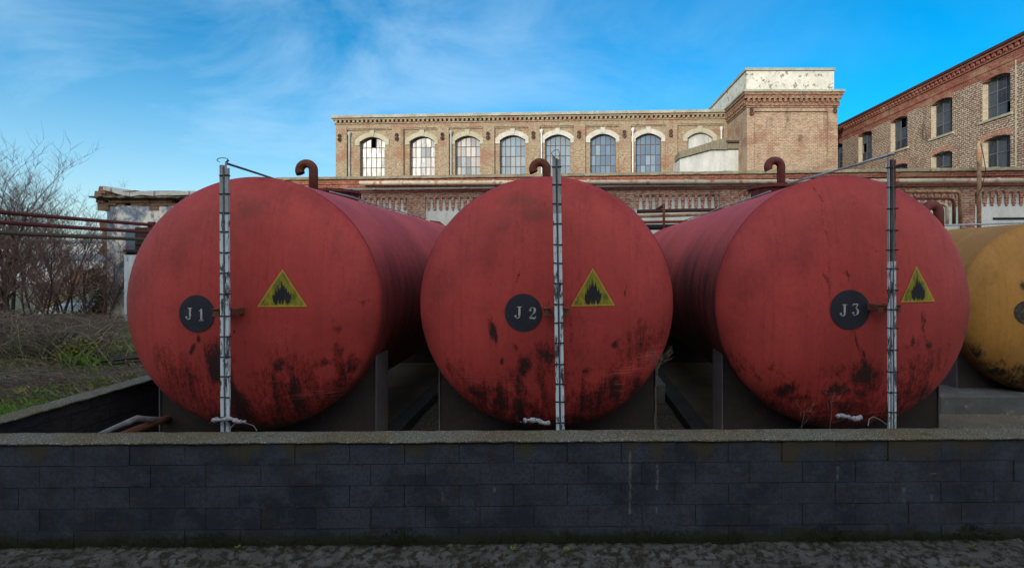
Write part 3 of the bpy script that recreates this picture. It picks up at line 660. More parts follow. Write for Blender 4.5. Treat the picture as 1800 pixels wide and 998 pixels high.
def add_gauge(T, px_t, px_b, ytop, yb, bare, loop, thin=False, br=None, cps=0.217):
    d = 5.28; X = (px_t - VX) / F * d - T.X; Xb = (px_b - VX) / F * d - T.X; y = d - T.d
    zt_ = H + (HY - ytop) / F * d; zb = 0.42
    def xx(z): return X + (Xb - X) * (zt_ - z) / (zt_ - (H - 300 / F * d))
    g = bpy.data.objects.new('level_gauge', None)
    bm = B()
    def rail(bm, off, w_, dp, z0, z1, dy=0):
        n = 24
        rows = []
        for i in range(n + 1):
            z = z0 + (z1 - z0) * i / n; x = xx(z) + off + 0.0015 * fb(z * 3, off * 40, 1)
            rows.append([bm.verts.new(p) for p in ((x - w_ / 2, y + dy, z), (x + w_ / 2, y + dy, z), (x + w_ / 2, y + dy + dp, z), (x - w_ / 2, y + dy + dp, z))])
        for i in range(n):
            for k in range(4): bm.faces.new((rows[i][k], rows[i][(k + 1) % 4], rows[i + 1][(k + 1) % 4], rows[i + 1][k]))
        bm.faces.new(rows[0][::-1]); bm.faces.new(rows[-1]); bmesh.ops.recalc_face_normals(bm, faces=bm.faces)
    zmid = zt_ - bare
    gp = B(); rail(gp, 0, 0.018 if not thin else 0.012, 0.012, zb, zt_ - 0.02, 0.02)
    gauge = obj('level_gauge', gp, M_black, T.root)
    offs = (-0.027, 0.027) if not thin else (-0.036, 0.012)
    wds = (0.034, 0.034) if not thin else (0.012, 0.046)
    mats_top = (M_gauge_bare, M_gauge_bare if not thin else M_gauge_rust)
    for off, w_, mt_ in zip(offs, wds, mats_top):
        bm = B(); rail(bm, off, w_, 0.03, zb, zmid); obj('rail', bm, M_gauge, gauge)
        bm = B(); rail(bm, off, w_, 0.03, zmid + 0.002, zt_ if off < 0 else zt_ - 0.03); obj('rail', bm, mt_, gauge)
    bm = B(); tube(bm, [(xx(z) + 0.004, y - 0.004, z) for z in (zb, (zb + zt_) / 2, zt_ - 0.02)], 0.007, 8); obj('sight_tube', bm, M_conduit_dk, gauge)
    z = zt_ - 0.11; rr = random.Random(int(px_t))
    while z > 0.6:
        bm = B(); x = xx(z); t_ = rr.uniform(-0.003, 0.003); w2 = 0.046
        M = Matrix.Translation((x, y, z)) @ Matrix.Rotation(R(rr.uniform(-3, 3)), 4, 'Y')
        box(bm, -w2 - t_, w2 + t_, -0.007, 0.04, -0.006, 0.006, 0, M); box(bm, w2 - 0.002, w2 + 0.006, -0.012, 0.004, -0.008, 0.008, 0, M)
        obj('clamp', bm, M_black, gauge); z -= cps * rr.uniform(0.9, 1.1)
    # bracket
    bx0, bx1, by = br
    xa, xb = (at(p_, by, d + 0.16).x - T.X for p_ in (bx0, bx1)); za = at(bx0, by, d + 0.10).z - T.Z
    yd = domey(math.hypot((xa + xb) / 2, za)) + 0.03
    bm = B(); box(bm, xa, xb, y + 0.035, y + 0.055, T.Z + za + 0.030, T.Z + za + 0.042, 0.001); box(bm, xa, xb, y + 0.035, y + 0.055, T.Z + za - 0.042, T.Z + za - 0.030, 0.001)
    box(bm, xa + 0.002, xa + 0.07, y + 0.05, yd, T.Z + za - 0.038, T.Z + za + 0.038, 0.002); box(bm, xb - 0.07, xb - 0.002, y + 0.05, yd, T.Z + za - 0.034, T.Z + za + 0.034, 0.002)
    obj('bracket', bm, M_rust_dk if False else M_rust, T.root)
    # wire loop on top
    bm = B(); x = xx(zt_)
    if loop == 'bend':
        tube(bm, [(x + 0.012, y + 0.01, zt_ - 0.25), (x + 0.014, y + 0.01, zt_ - 0.02), (x + 0.022, y + 0.01, zt_ + 0.03), (x + 0.042, y + 0.015, zt_ + 0.055)], 0.011, 8); obj('bent_pipe', bm, M_conduit, gauge)
        bm = B(); tube(bm, [(x + 0.05 + 0.06 * (math.cos(q) - 1), y, zt_ + 0.04 + 0.022 * math.sin(q) + 0.012) for q in [R(a) for a in range(-60, 245, 20)]], 0.004, 5)
    elif loop == 'ring':
        tube(bm, [(x - 0.01, y, zt_ - 0.03), (x - 0.055, y, zt_ + 0.035), (x - 0.02, y, zt_ + 0.065), (x + 0.02, y, zt_ + 0.07), (x + 0.035, y, zt_ + 0.03), (x + 0.03, y, zt_ - 0.03)], 0.004, 5)
    else:
        tube(bm, [(x - 0.05, y, zt_ + 0.02), (x, y, zt_ + 0.026), (x + 0.02, y, zt_ + 0.02)], 0.004, 5)
    obj('wire_loop', bm, M_wire, gauge)
    # wrapped drain valve at the bottom and stray wire
    return gauge, xx, y
def add_wrap(T, x0, x1, yy, seed):
    rr = random.Random(seed); d = 5.22; pts = []; rs = []
    for i in range(15):
        t = i / 14; p = at(x0 + (x1 - x0) * t, yy + 5 * math.sin(t * 7 + seed) * 0.4 + 4 * t * (1 if seed != 3 else 0.5), d)
        pts.append((p.x - T.X, p.y - T.d + 0.01 * math.sin(i), p.z)); rs.append(0.021 + rr.uniform(-0.007, 0.010))
    bm = B(); tube(bm, pts, rs, 9)
    for v in bm.verts: v.co += Vector((rr.uniform(-.003, .003), rr.uniform(-.003, .003), rr.uniform(-.003, .003)))
    for _ in range(10):
        p = Vector(rr.choice(pts)); tube(bm, [p, p + Vector((rr.uniform(-.03, .03), -0.01, rr.uniform(-.02, .03))), p + Vector((rr.uniform(-.05, .05), -0.01, rr.uniform(-.04, .01)))], 0.0018, 3)
    v_ = obj('drain_valve', bm, M_wrap, T.root, True)
    p = Vector(pts[7]); bm = B(); tube(bm, [(p.x, p.y, p.z - 0.02), (p.x + 0.0, p.y + 0.30, p.z - 0.16)], 0.016, 8); obj('drain_pipe', bm, M_rust_dk, v_)
def gooseneck(T, px, d, ytop, r=0.055, hook=0.10, mat=None):
    x = (px - VX) / F * d - T.X; y = d - T.d; zt_ = H + (HY - ytop) / F * d - r
    ztank = T.Z + math.sqrt(max(0.1, RAD ** 2 - x * x))
    xm = x
    pts = [(x, y, ztank - 0.05), (x, y, zt_ - hook)]
    for a in range(10, 211, 10):
        pts.append((x - hook + hook * math.cos(R(a)), y, zt_ - hook + hook * math.sin(R(a))))
    bm = B(); tube(bm, pts, r, 16, False)
    rs = B()
    o = obj('vent_pipe', bm, mat or M_rust, T.root, True)
    md = o.modifiers.new('thickness', 'SOLIDIFY'); md.thickness = 0.006
    bm = B(); tube(bm, [(x, y, ztank - 0.02), (x, y, ztank + 0.03)], r + 0.05, 20); obj('flange', bm, mat or M_rust_dk, o)
    return x, y, ztank
def manway(T, x, y, r=0.30, mat=None):
    zt_ = T.Z + RAD
    bm = B(); tube(bm, [(x, y, zt_ - 0.15), (x, y, zt_ + 0.07)], r - 0.05, 32); m = obj('manway', bm, mat or M_rust_red, T.root)
    bm = B(); tube(bm, [(x, y, zt_ + 0.072), (x, y, zt_ + 0.10)], r, 32); tube(bm, [(x, y, zt_ + 0.101), (x, y, zt_ + 0.12)], r - 0.03, 32); obj('lid', bm, M_rust_red, m)
    for k in range(12):
        a = 2 * math.pi * k / 12; bm = B(); tube(bm, [(x + (r - 0.015) * math.cos(a), y + (r - 0.015) * math.sin(a), zt_ + 0.02), (x + (r - 0.015) * math.cos(a), y + (r - 0.015) * math.sin(a), zt_ + 0.125)], 0.010, 6); obj('bolt', bm, M_rust_dk, m)

T1 = Tank(449, 533, 5.96, 8.4, 'red cylindrical storage tank marked J 1, leftmost, by the grass', None, 0, 0, 'red storage tanks in a row')
T2 = Tank(961, 532, 5.96, 8.4, 'red cylindrical storage tank marked J 2, in the middle', None, 0, 0, 'red storage tanks in a row')
T3 = Tank(1479, 531, 5.96, 8.4, 'red cylindrical storage tank marked J 3, beside the yellow tank', None, 0, 0, 'red storage tanks in a row')
T4 = Tank(1835, 541, 8.8, 5.6, 'ochre yellow storage tank with worn brown disc, at the right edge', None, 0, 0, None)
# (px, py, rx, ry, angle, strength) of soot and paint loss
b1 = [(378, 645, 11, 26, 12, 1.3), (396, 655, 10, 34, 14, 1.3), (410, 690, 15, 38, 24, 1.3), (425, 722, 17, 26, 28, 1.2), (505, 686, 40, 46, 0, 0.74), (520, 695, 12, 36, 0, 1.15), (496, 640, 9, 11, 0, 0.95), (480, 725, 45, 22, 0, .7),
      (595, 622, 7, 16, 0, .78), (606, 660, 10, 22, 0, .9), (624, 642, 8, 9, 0, .85), (571, 637, 12, 7, 0, .8), (590, 690, 34, 18, 22, .85), (545, 700, 24, 22, 0, .72), (330, 672, 44, 34, -25, .60), (345, 700, 34, 26, -30, .62), (290, 640, 20, 34, 20, .5),
      (350, 598, 5, 5, 45, 1.1), (337, 608, 5, 5, 45, 1.05), (376, 612, 4, 4, 0, .95), (364, 609, 2.5, 3, 0, .95), (636, 525, 4, 5, 0, .6), (592, 575, 9, 6, 0, .5), (430, 600, 8, 4, 0, .5), (560, 740, 70, 12, 0, .95)]
r1 = [(445, 363, 22, 17, 0, .75), (365, 375, 20, 12, 0, .4), (410, 430, 14, 46, 20, .45), (405, 500, 12, 70, 0, .4), (520, 500, 15, 40, 0, .3), (300, 420, 30, 50, 30, .3)]
b2 = [(865, 579, 6, 10, 18, 1.25), (904, 612, 3, 5, 0, 1.0), (887, 630, 3, 8, 0, 1.0), (919, 645, 7, 17, -10, 1.05), (916, 675, 5, 18, 0, .95), (905, 662, 11, 12, 0, .7), (958, 628, 16, 16, 0, .95), (955, 655, 12, 16, 0, .66), (962, 700, 9, 50, 0, .75),
      (835, 690, 10, 10, 0, .9), (850, 700, 10, 30, 0, .85), (880, 712, 14, 34, -10, .95), (915, 725, 9, 26, 0, 1.0), (935, 722, 14, 14, 0, .8), (870, 686, 44, 6, -6, .8), (1032, 648, 9, 5, -30, .8), (1128, 600, 34, 26, 0, .58), (1118, 625, 24, 20, 20, .62),
      (1040, 705, 40, 28, 0, .78), (1063, 680, 10, 14, 0, .85), (1080, 690, 14, 34, 12, .9), (1120, 685, 18, 26, 30, .85), (1100, 720, 34, 16, 30, .85), (1081, 600, 4, 5, 0, .95), (1024, 668, 14, 3, 0, .6), (911, 487, 2.0, 7, -22, 1.0), (1098, 510, 1.6, 7, -18, .8), (990, 740, 90, 12, 0, .9), (800, 655, 16, 22, 30, .6), (990, 640, 30, 70, 0, .38)]
r2 = [(910, 356, 26, 12, 0, .8), (941, 375, 24, 14, 0, .8), (884, 400, 22, 11, 20, .55), (1000, 440, 10, 60, 0, .35), (1015, 560, 18, 40, 0, .3), (985, 500, 9, 120, 0, .35)]
s2 = [(1131, 636, 46, 9, 24, 1.0), (1090, 690, 4, 30, 0, .8), (850, 668, 60, 10, -8, .5)]
b3 = [(1525, 657, 22, 15, 0, .98), (1533, 665, 14, 16, 0, .9), (1381, 687, 10, 16, -35, 1.0), (1404, 704, 18, 6, 0, .85), (1474, 686, 22, 9, 0, .9), (1519, 688, 10, 11, 0, .95), (1503, 610, 2.0, 20, 18, .9), (1514, 632, 2.2, 16, 20, .95), (1494, 717, 42, 12, 0, .85), (1500, 733, 40, 12, 0, .9),
      (1333, 661, 7, 4, 0, .9), (1607, 606, 8, 9, 0, .82), (1627, 583, 1.8, 22, 14, .95), (1634, 602, 3, 5, 0, .9), (1596, 672, 24, 34, -26, .68), (1640, 640, 18, 30, -30, .55), (1575, 700, 26, 26, 0, .7), (1450, 490, 1.6, 14, 0, .7), (1492, 490, 1.8, 9, 14, .9), (1360, 650, 14, 6, 0, .45), (1620, 700, 40, 20, -30, .8), (1302, 640, 14, 24, 35, .5), (1470, 655, 24, 12, 0, .5)]
r3 = [(1520, 460, 16, 10, 0, .4), (1560, 450, 12, 90, 0, .4), (1550, 600, 16, 60, 0, .45), (1350, 590, 46, 18, 0, .4), (1600, 430, 30, 40, 0, .3), (1390, 450, 40, 24, 0, .3)]
s3 = [(1490, 735, 46, 12, 0, .6), (1460, 745, 40, 10, 0, .5)]
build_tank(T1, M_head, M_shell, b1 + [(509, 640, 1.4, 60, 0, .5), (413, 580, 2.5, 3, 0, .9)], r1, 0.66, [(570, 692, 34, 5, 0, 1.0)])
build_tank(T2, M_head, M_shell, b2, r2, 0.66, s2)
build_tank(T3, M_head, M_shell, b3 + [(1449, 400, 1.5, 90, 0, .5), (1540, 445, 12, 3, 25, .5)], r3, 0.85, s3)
b4 = [(1700, 622, 16, 10, 0, .9), (1745, 655, 8, 7, 0, 1), (1762, 658, 7, 6, 0, 1), (1778, 665, 9, 6, 0, .95), (1790, 650, 10, 12, 0, .8), (1740, 672, 20, 8, 0, .85), (1720, 640, 10, 6, 0, .7), (1820, 672, 40, 12, 0, .9), (1755, 640, 7, 5, 0, .8), (1798, 502, 4, 7, 0, 1.1)]
b4 = [(a, b, c * 1.45, d_ * 1.45, e, f) for a, b, c, d_, e, f in b4]
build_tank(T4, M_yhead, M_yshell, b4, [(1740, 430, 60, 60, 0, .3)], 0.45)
for T, (dx, dy, dr), gl in ((T1, (346, 551, .205), (('J', 333, 551), ('1', 354, 553))), (T2, (920, 549, .207), (('J', 911, 549), ('2', 936, 550))), (T3, (1494, 544, .218), (('J', 1482, 545), ('3', 1503, 544)))):
    disc, _, _ = add_disc(T, dx, dy, dr, M_disc)
    for ch_, px, py in gl: glyph(T, disc, ch_, px, py, 0.132)
disc4, _, _ = add_disc(T4, 1806, 549, 0.20, M_disc_worn)
add_sign(T1, [(497, 473), (453, 539), (541, 539)], 0.20, 0.20)
add_sign(T2, [(1042, 471), (1004, 538), (1081, 537)], 0.19, 0.23)
add_sign(T3, [(1610, 467), (1583, 531), (1643, 530)], 0.17, 0.21)
g1 = add_gauge(T1, 393, 395, 290, 755, 0.5, 'bend', br=(386, 421, 548))
g2 = add_gauge(T2, 978, 985, 275, 755, 0.6, 'ring', br=(956, 1000, 547), cps=.205)
g3 = add_gauge(T3, 1569, 1570, 276, 750, 1.1, 'hook', thin=True, br=(1532, 1572, 541), cps=.215)
add_wrap(T1, 372, 431, 736, 1); add_wrap(T2, 921, 966, 738, 2); add_wrap(T3, 1471, 1514, 732, 3)
def conduit(T, pts, r, mat):
    bm = B(); q = []
    for px, py, d in pts:
        p = at(px, py, d); q.append((p.x - T.X, p.y - T.d, p.z))
    tube(bm, q, r, 8); obj('conduit', bm, mat, T.root, True)
conduit(T1, [(400, 288, 5.30), (450, 304, 5.8), (492, 318, 6.3), (540, 331, 6.95)], 0.013, M_conduit_dk)
def topline(T, x, pts, r, mat, jig=0.0):
    bm = B(); q = []
    for i, y in enumerate(pts): q.append((x + jig * math.sin(i * 1.7), y, T.Z + math.sqrt(RAD ** 2 - x * x) + r + 0.008 + 0.008 * (i % 2)))
    tube(bm, q, r, 8); obj('conduit', bm, mat, T.root, True)
topline(T1, 0.43, [0.95, 1.6, 2.4, 3.2, 4.0, 4.8, 5.6], 0.012, M_conduit, 0.02)
conduit(T3, [(1571, 270, 5.30), (1500, 291, 5.8), (1440, 308, 6.25), (1385, 323, 6.8)], 0.014, M_conduit)
topline(T3, -0.50, [0.85, 1.5, 2.2, 3.0, 3.8, 4.8, 6.0], 0.012, M_conduit, 0.03)
x, y, z = gooseneck(T1, 551, 7.30, 281); manway(T1, 0.02, y + 0.72, 0.36)
gooseneck(T2, 961, 7.35, 279); manway(T2, 0.0, 1.8, 0.30)
x, y, z = gooseneck(T3, 1373, 7.65, 276, mat=M_rust_red); manway(T3, -0.10, y - 0.02, 0.40)
gooseneck(T4, 1650, 11.3, 353, 0.10, 0.16, mat=M_rust_red); manway(T4, -0.2, 3.0, 0.45, M_rust_red)
# stray wire at the feet of the gauges
def wirething(pts, r, label, mat=M_wire):
    bm = B(); tube(bm, [at(*p) for p in pts], r, 5); return wobj('wire', bm, mat, label, 'wire')
M_wire2 = rough_mat('pale_grey_wire', (0.13, 0.13, 0.12), (0.19, 0.19, 0.17))
wirething([(405, 752, 5.0), (414, 743, 5.02), (430, 742, 5.05), (446, 748, 5.05), (452, 757, 5.02)], 0.004, 'curved stray wire at the foot of the white gauge on tank J 1', M_wire2)
wirething([(1526, 748, 5.05), (1528, 736, 5.08), (1535, 732, 5.1), (1548, 738, 5.1), (1562, 748, 5.1)], 0.005, 'bent stray wire left of the gauge foot on tank J 3', M_wire2)
# concrete pads below the saddles
def pad(x0, x1, y0, y1, z1, label, m=None):
    bm = B(); box(bm, x0, x1, y0, y1, -0.02, z1, 0.015); wobj('concrete_pad', bm, m or M_conc, label, 'concrete pad')
pad(T1.X - 1.7, T1.X + 1.55, 6.10, 6.9, 0.16, 'concrete pad under the front saddle of red tank J 1')
pad(T3.X - 1.55, T3.X + 1.7, 6.10, 6.9, 0.16, 'concrete pad under the front saddle of the red tank next to the yellow one')
pad(T2.X - 2.15, T2.X - 1.46, 9.2, 9.9, 0.34, 'square grey concrete pad on the floor left of tank J 2')
pad(T2.X + 1.46, T2.X + 2.04, 9.2, 9.9, 0.34, 'square grey concrete pad on the floor right of tank J 2')
pad(T4.X - 2.05, T4.X + 1.9, 8.5, 9.3, 0.31, 'wide grey concrete pad under the yellow tank', rough_mat('dark_grey_concrete', (0.11, 0.11, 0.11), (0.07, 0.07, 0.072), (0.16, 0.15, 0.13), s1=2, s2=25))  # concrete in a darker grey than the other pads
# two pipes inside the left corner of the bund
bm = B(); tube(bm, [at(150, 775, 5.35), at(200, 752, 5.5), at(225, 742, 5.6), at(240, 735, 5.7), at(262, 737, 5.85), at(285, 737, 6.2), at(300, 737, 6.5)], [0.026, .028, .034, .036, .034, .03, .03], 10)
wobj('bent_pipe', bm, rough_mat('grey_wrapped_pipe', (0.22, 0.21, 0.24), (0.12, 0.11, 0.12), (0.04, 0.035, 0.035), s1=8, s2=40), 'grey wrapped pipe with an elbow low in the left corner behind the wall', 'pipe', smooth=True)
bm = B(); tube(bm, [at(180, 778, 5.5), at(235, 756, 5.7), at(288, 737, 6.1), at(320, 728, 6.6)], 0.038, 10)
wobj('straight_pipe', bm, M_orangepipe, 'orange brown pipe lying below the grey pipe in the left corner', 'pipe', smooth=True)

# ------------------------------------------------------------------ generic facade builder (local u, y away, z)
def facade(bm, u0, u1, z0, z1, ops, y=0.0, dep=0.25):
    """front face with openings (ua, ub, za, zb, rise) arranged in columns; reveals of depth dep"""
    ops = sorted(ops, key=lambda o: (round(o[0], 2), o[2])); cols = {}
    for o in ops: cols.setdefault((round(o[0], 3), round(o[1], 3)), []).append(o)
    def q(a, b, c, d): bm.faces.new([bm.verts.new((p[0], p[1], p[2])) for p in (a, b, c, d)])
    cur = u0
    for (ua, ub), lst in sorted(cols.items()):
        q((cur, y, z0), (ua, y, z0), (ua, y, z1), (cur, y, z1)); zc = z0
        for (_, _, za, zb, rise) in lst:
            q((ua, y, zc), (ub, y, zc), (ub, y, za), (ua, y, za))
            n = 8 if rise else 1; cu = (ua + ub) / 2; hw = (ub - ua) / 2
            def zarc(u): return zb + (rise * (1 - ((u - cu) / hw) ** 2) if rise else 0)
            nxt = [o for o in lst if o[2] > zb]; ztop = min([z1] + [o[2] for o in nxt])
            zm = zb + rise + 0.02 if rise else zb
            for i in range(n):
                a = ua + (ub - ua) * i / n; b = ua + (ub - ua) * (i + 1) / n
                if rise: q((a, y, zarc(a)), (b, y, zarc(b)), (b, y, zm), (a, y, zm))
                q((a, y, zarc(a)), (a, y + dep, zarc(a)), (b, y + dep, zarc(b)), (b, y, zarc(b)))
            q((ua, y, za), (ua, y + dep, za), (ua, y + dep, zb), (ua, y, zb)); q((ub, y, za), (ub, y, zb), (ub, y + dep, zb), (ub, y + dep, za))
            q((ua, y, za), (ub, y, za), (ub, y + dep, za), (ua, y + dep, za)); zc = zm
        q((ua, y, zc), (ub, y, zc), (ub, y, z1), (ua, y, z1)); cur = ub
    q((cur, y, z0), (u1, y, z0), (u1, y, z1), (cur, y, z1))
def dentils(bm, u0, u1, step, w_, y0, y1, z0, z1):
    n = int((u1 - u0) / step)
    for i in range(n): a = u0 + (i + 0.5) * (u1 - u0) / n - w_ / 2; box(bm, a, a + w_, y0, y1, z0, z1)
def anchor_s(root, u, y, z, h, mirror=1):
    bm = B(); pts = []
    for a in range(-50, 231, 20): pts.append((u + mirror * h * 0.19 * math.cos(R(a)), y, z + h * 0.24 + h * 0.22 * math.sin(R(a))))
    for a in range(50, -231, -20): pts.append((u + mirror * h * 0.21 * math.cos(R(a)), y, z - h * 0.24 + h * 0.24 * math.sin(R(a))))
    tube(bm, pts, h * 0.055, 5); box(bm, u - h * 0.05, u + h * 0.05, y - 0.03, y + 0.06, z - h * 0.45, z + h * 0.45)
    obj('wall_anchor', bm, M_iron, root)
def downpipe(root, u, y, z0, z1, r, mat):
    bm = B(); tube(bm, [(u, y - r - 0.02, z0), (u, y - r - 0.02, z1 - 0.3)], r, 10)
    tube(bm, [(u, y - r - 0.02, z1 - 0.35), (u, y - r - 0.02, z1 - 0.22), (u, y - r - 0.02, z1 - 0.12), (u, y - r - 0.02, z1 - 0.05)], [r, r * 1.9, r * 2.4, r * 1.7], 10)
    obj('downpipe', bm, mat, root, False)
def window(root, ua, ub, za, zb, rise, y, cols, rows, panes, bar_mat, bw=0.025, seed=0, holes=()):
    """frame of glazing bars with its glass panes as a sub-part"""
    rr = random.Random(seed); cu = (ua + ub) / 2; hw = (ub - ua) / 2
    def zarc(u): return zb + (rise * (1 - ((u - cu) / hw) ** 2) if rise else 0)
    bm = B()
    for i in range(cols + 1):
        u = ua + (ub - ua) * i / cols; w2 = bw * (1 if 0 < i < cols else 1.3) / 2
        a = max(u - w2, ua); b = min(u + w2, ub); box(bm, a, b, y - 0.02, y + 0.02, za, zarc((a + b) / 2) + 0.0)
    zr = zb
    for j in range(rows + 1):
        z = za + (zb - za) * j / rows if not rise else za + (zb + rise - za) * j / rows
        if rise and j == rows: continue
        box(bm, ua, ub, y - 0.024, y + 0.024, z - bw / 2 + (bw / 2 if j == 0 else 0), z + bw / 2)
    if rise:
        pts = [(ua + (ub - ua) * i / 10, y, zarc(ua + (ub - ua) * i / 10) - bw / 2) for i in range(11)]; tube(bm, pts, bw * 0.8, 4)
    f = obj('window', bm, bar_mat, root)
    bm = B(); cl = bm.loops.layers.float_color.new('pane')
    ztop = zb + rise if rise else zb
    for i in range(cols):
        for j in range(rows):
            if (i, j) in holes: continue
            a = ua + (ub - ua) * i / cols; b = ua + (ub - ua) * (i + 1) / cols; z0 = za + (ztop - za) * j / rows; z1 = za + (ztop - za) * (j + 1) / rows
            c = panes(i, j, rr); ty = rr.uniform(-0.006, 0.006); tz = rr.uniform(-0.006, 0.006)
            fc = bm.faces.new([bm.verts.new(p) for p in ((a, y + ty, z0 + 0.0), (b, y - ty, z0), (b, y - ty + tz, min(z1, zarc(b))), (a, y + ty + tz, min(z1, zarc(a))))])
            for lp in fc.loops: lp[cl] = (*c, 1)
    obj('pane', bm, M_pane, f)
    return f

# ------------------------------------------------------------------ upper factory building
a_up = math.atan2(33.0 - 34.43, 10.46 + 16.04)
UF = Frame(-16.04, 34.43, a_up)
bld = thing('factory_building', (-16.04, 34.43, 0), 'long sunlit ochre brick factory with seven arched windows, rising behind the middle tank', 'building', a_up)
LEN = UF.u(1279); ZR = 12.56
def zu(py, px=930): return UF.z(px, py)
z_cor = 11.92; REC = 0.12
wpx = [(653, 44), (741, 44), (821, 44), (900.5, 45), (980, 45), (1060, 45), (1140, 45), (1231, 44)]
zsill = 8.30; zspring = 10.72; rise = 0.34
wins = []
for cx, wd in wpx:
    u0, u1 = UF.u(cx - wd / 2), UF.u(cx + wd / 2); wins.append((u0, u1, zsill, zspring, rise))
bm = B()
facade(bm, 0, LEN, 0, z_cor, wins, REC, 0.30)
# pilasters standing proud, and the header above each bay
pil = [(590, 609.5), (689, 709), (769, 789), (849, 869), (929, 949), (1009, 1029), (1088.5, 1109), (1170, 1191), (1273, 1279.4)]
for a, b in pil: box(bm, max(0, UF.u(a)), min(LEN - 0.002, UF.u(b)), 0, REC - 0.002, 0, 11.62)
box(bm, 0, LEN - 0.003, 0.003, REC - 0.002, 11.622, z_cor)
box(bm, 0, LEN - 0.003, 0.05, REC - 0.004, 11.54, 11.62)
# gable end and back
def quad(bm, *ps): bm.faces.new([bm.verts.new(p) for p in ps])
quad(bm, (0, REC, 0), (0, 14, 0), (0, 14, ZR - 0.1), (0, REC, ZR - 0.1)); quad(bm, (0, 14, 0), (LEN + 8, 14, 0), (LEN + 8, 14, ZR - .1), (0, 14, ZR - .1))
obj('wall', bm, M_brick_up, bld)
bm = B(); box(bm, 0.6, LEN, REC + 0.75, REC + 0.8, 0, 11.5); obj('interior', bm, M_dark, bld)
bm = B()
box(bm, -0.08, LEN - .003, -0.06, 0.3, z_cor + 0.002, z_cor + 0.09); box(bm, -0.14, LEN - .003, -0.13, 0.3, z_cor + 0.265, z_cor + 0.38)
dentils(bm, -0.06, LEN, 0.30, 0.15, -0.12, 0.1, z_cor + 0.092, z_cor + 0.263); box(bm, 0, LEN - .003, 0.10, 0.3, z_cor + 0.09, z_cor + 0.265)
obj('cornice', bm, M_brick_up, bld)
bm = B(); box(bm, -0.24, LEN - .003, -0.24, 0.4, z_cor + 0.383, z_cor + 0.50, 0.01); box(bm, -0.2, LEN - .003, -0.18, 14, z_cor + 0.503, z_cor + 0.60, 0.01); obj('roof', bm, M_roofcap, bld)
def panes_upper(k):  # sun glint (left) and reflected blue sky (right) put into the pane colours
    def f(i, j, rr):
        if k == 0: c = (0.66, 0.64, 0.58) if j < 2 and rr.random() < .7 or i == 0 else ((0.36, 0.38, 0.38) if rr.random() < .6 else (0.6, 0.6, 0.56))
        elif k == 1: c = (0.78, 0.76, 0.70) if (j < 2 and rr.random() < .85) else ((0.62, 0.60, 0.55) if rr.random() < .55 else (0.34, 0.38, 0.40))
        elif k == 2: c = (0.50, 0.48, 0.44) if rr.random() < .5 else (0.24, 0.29, 0.32)
        elif k < 5: c = (0.20, 0.27, 0.32) if rr.random() < .8 else (0.29, 0.33, 0.35)
        else: c = (0.12, 0.19, 0.27) if rr.random() < .8 else (0.18, 0.26, 0.32)
        s = rr.uniform(0.85, 1.15) * (0.40 if k < 2 else 0.62 if k == 2 else 0.85); return tuple(x * s for x in c)
    return f
for k, ((cx, wd), w_) in enumerate(zip(wpx, wins)):
    if k < 7: window(bld, w_[0], w_[1], w_[2], w_[3], w_[4], REC + 0.27, 5, 4, panes_upper(k), M_bars, 0.038, k + 5, holes=((2, 3),) if k == 0 else ())
    else:
        bm = B(); prism(bm, [(w_[0], w_[2]), (w_[1], w_[2]), (w_[1], w_[3])] + [(w_[1] - (w_[1] - w_[0]) * i / 8, w_[3] + rise * (1 - (2 * (i / 8) - 1) ** 2)) for i in range(1, 8)] + [(w_[0], w_[3])], REC + 0.20, REC + 0.24); o = obj('blind_window', bm, M_annex, bld)
        bmesh
    # arch surround
    cu = (w_[0] + w_[1]) / 2; hw = (w_[1] - w_[0]) / 2; out = 0.31; up = 0.30; bm = B(); n = 14; inner = []; outer = []
    for i in range(n + 1):
        t = -1 + 2 * i / n; inner.append((cu + hw * t, zspring + rise * (1 - t * t) + 0.002)); outer.append((cu + (hw + out) * t, zspring + 0.12 + (rise + up - 0.12) * (1 - abs(t) ** 2.4)))
    pts = [(cu + hw + out, zspring - 0.22), (cu + hw + 0.002, zspring - 0.22)] + inner[::-1] + [(cu - hw - 0.002, zspring - 0.22), (cu - hw - out, zspring - 0.22)] + outer
    yy0, yy1 = REC - 0.045, REC - 0.001
    def strip(P, Q):
        for i in range(len(P) - 1):
            a, b, c_, d_ = P[i], P[i + 1], Q[i + 1], Q[i]
            prism(bm, [a, b, c_, d_], yy0, yy1)
    strip(inner, outer)
    for s_ in (-1, 1):
        a, b = sorted((cu + s_ * (hw + 0.002), cu + s_ * (hw + out))); box(bm, a, b, yy0, yy1, zspring - 0.22, zspring - 0.0)
        prism(bm, [(a, zspring), (b, zspring), (b, zspring + 0.12 if s_ > 0 else zspring), (a, zspring + (0.12 if s_ < 0 else 0.0) + 0.001)], yy0 + .001, yy1)
    prism(bm, [(cu - 0.13, zspring + rise + 0.05), (cu + 0.13, zspring + rise + 0.05), (cu + 0.17, zspring + rise + up + 0.14), (cu - 0.17, zspring + rise + up + 0.14)], yy0 - 0.03, yy1 - 0.001)
    o = obj('arch_surround', bm, M_whitestone if k in (3, 4, 5, 6) else M_stone, bld)
    if k in (3, 4, 5, 6): o['label'] = 'whitewashed arch surround'
    bm = B(); box(bm, w_[0] - 0.12, w_[1] + 0.12, REC - 0.10, REC + 0.26, zsill - 0.10, zsill - 0.002, 0.008); obj('window_sill', bm, M_stone if k < 3 else M_whitestone, bld)
for a, b in pil[1:8] + [(592, 605)]:
    u = (UF.u(a) + UF.u(b)) / 2; anchor_s(bld, u - 0.05, -0.045, zu(238), 0.52)
for i, px in enumerate((613.5, 792.5, 951.6, 1112.5, 1268.5)): downpipe(bld, UF.u(px), REC, 7.0, 11.45, 0.055, M_zinc if i < 2 else M_whitepipe)

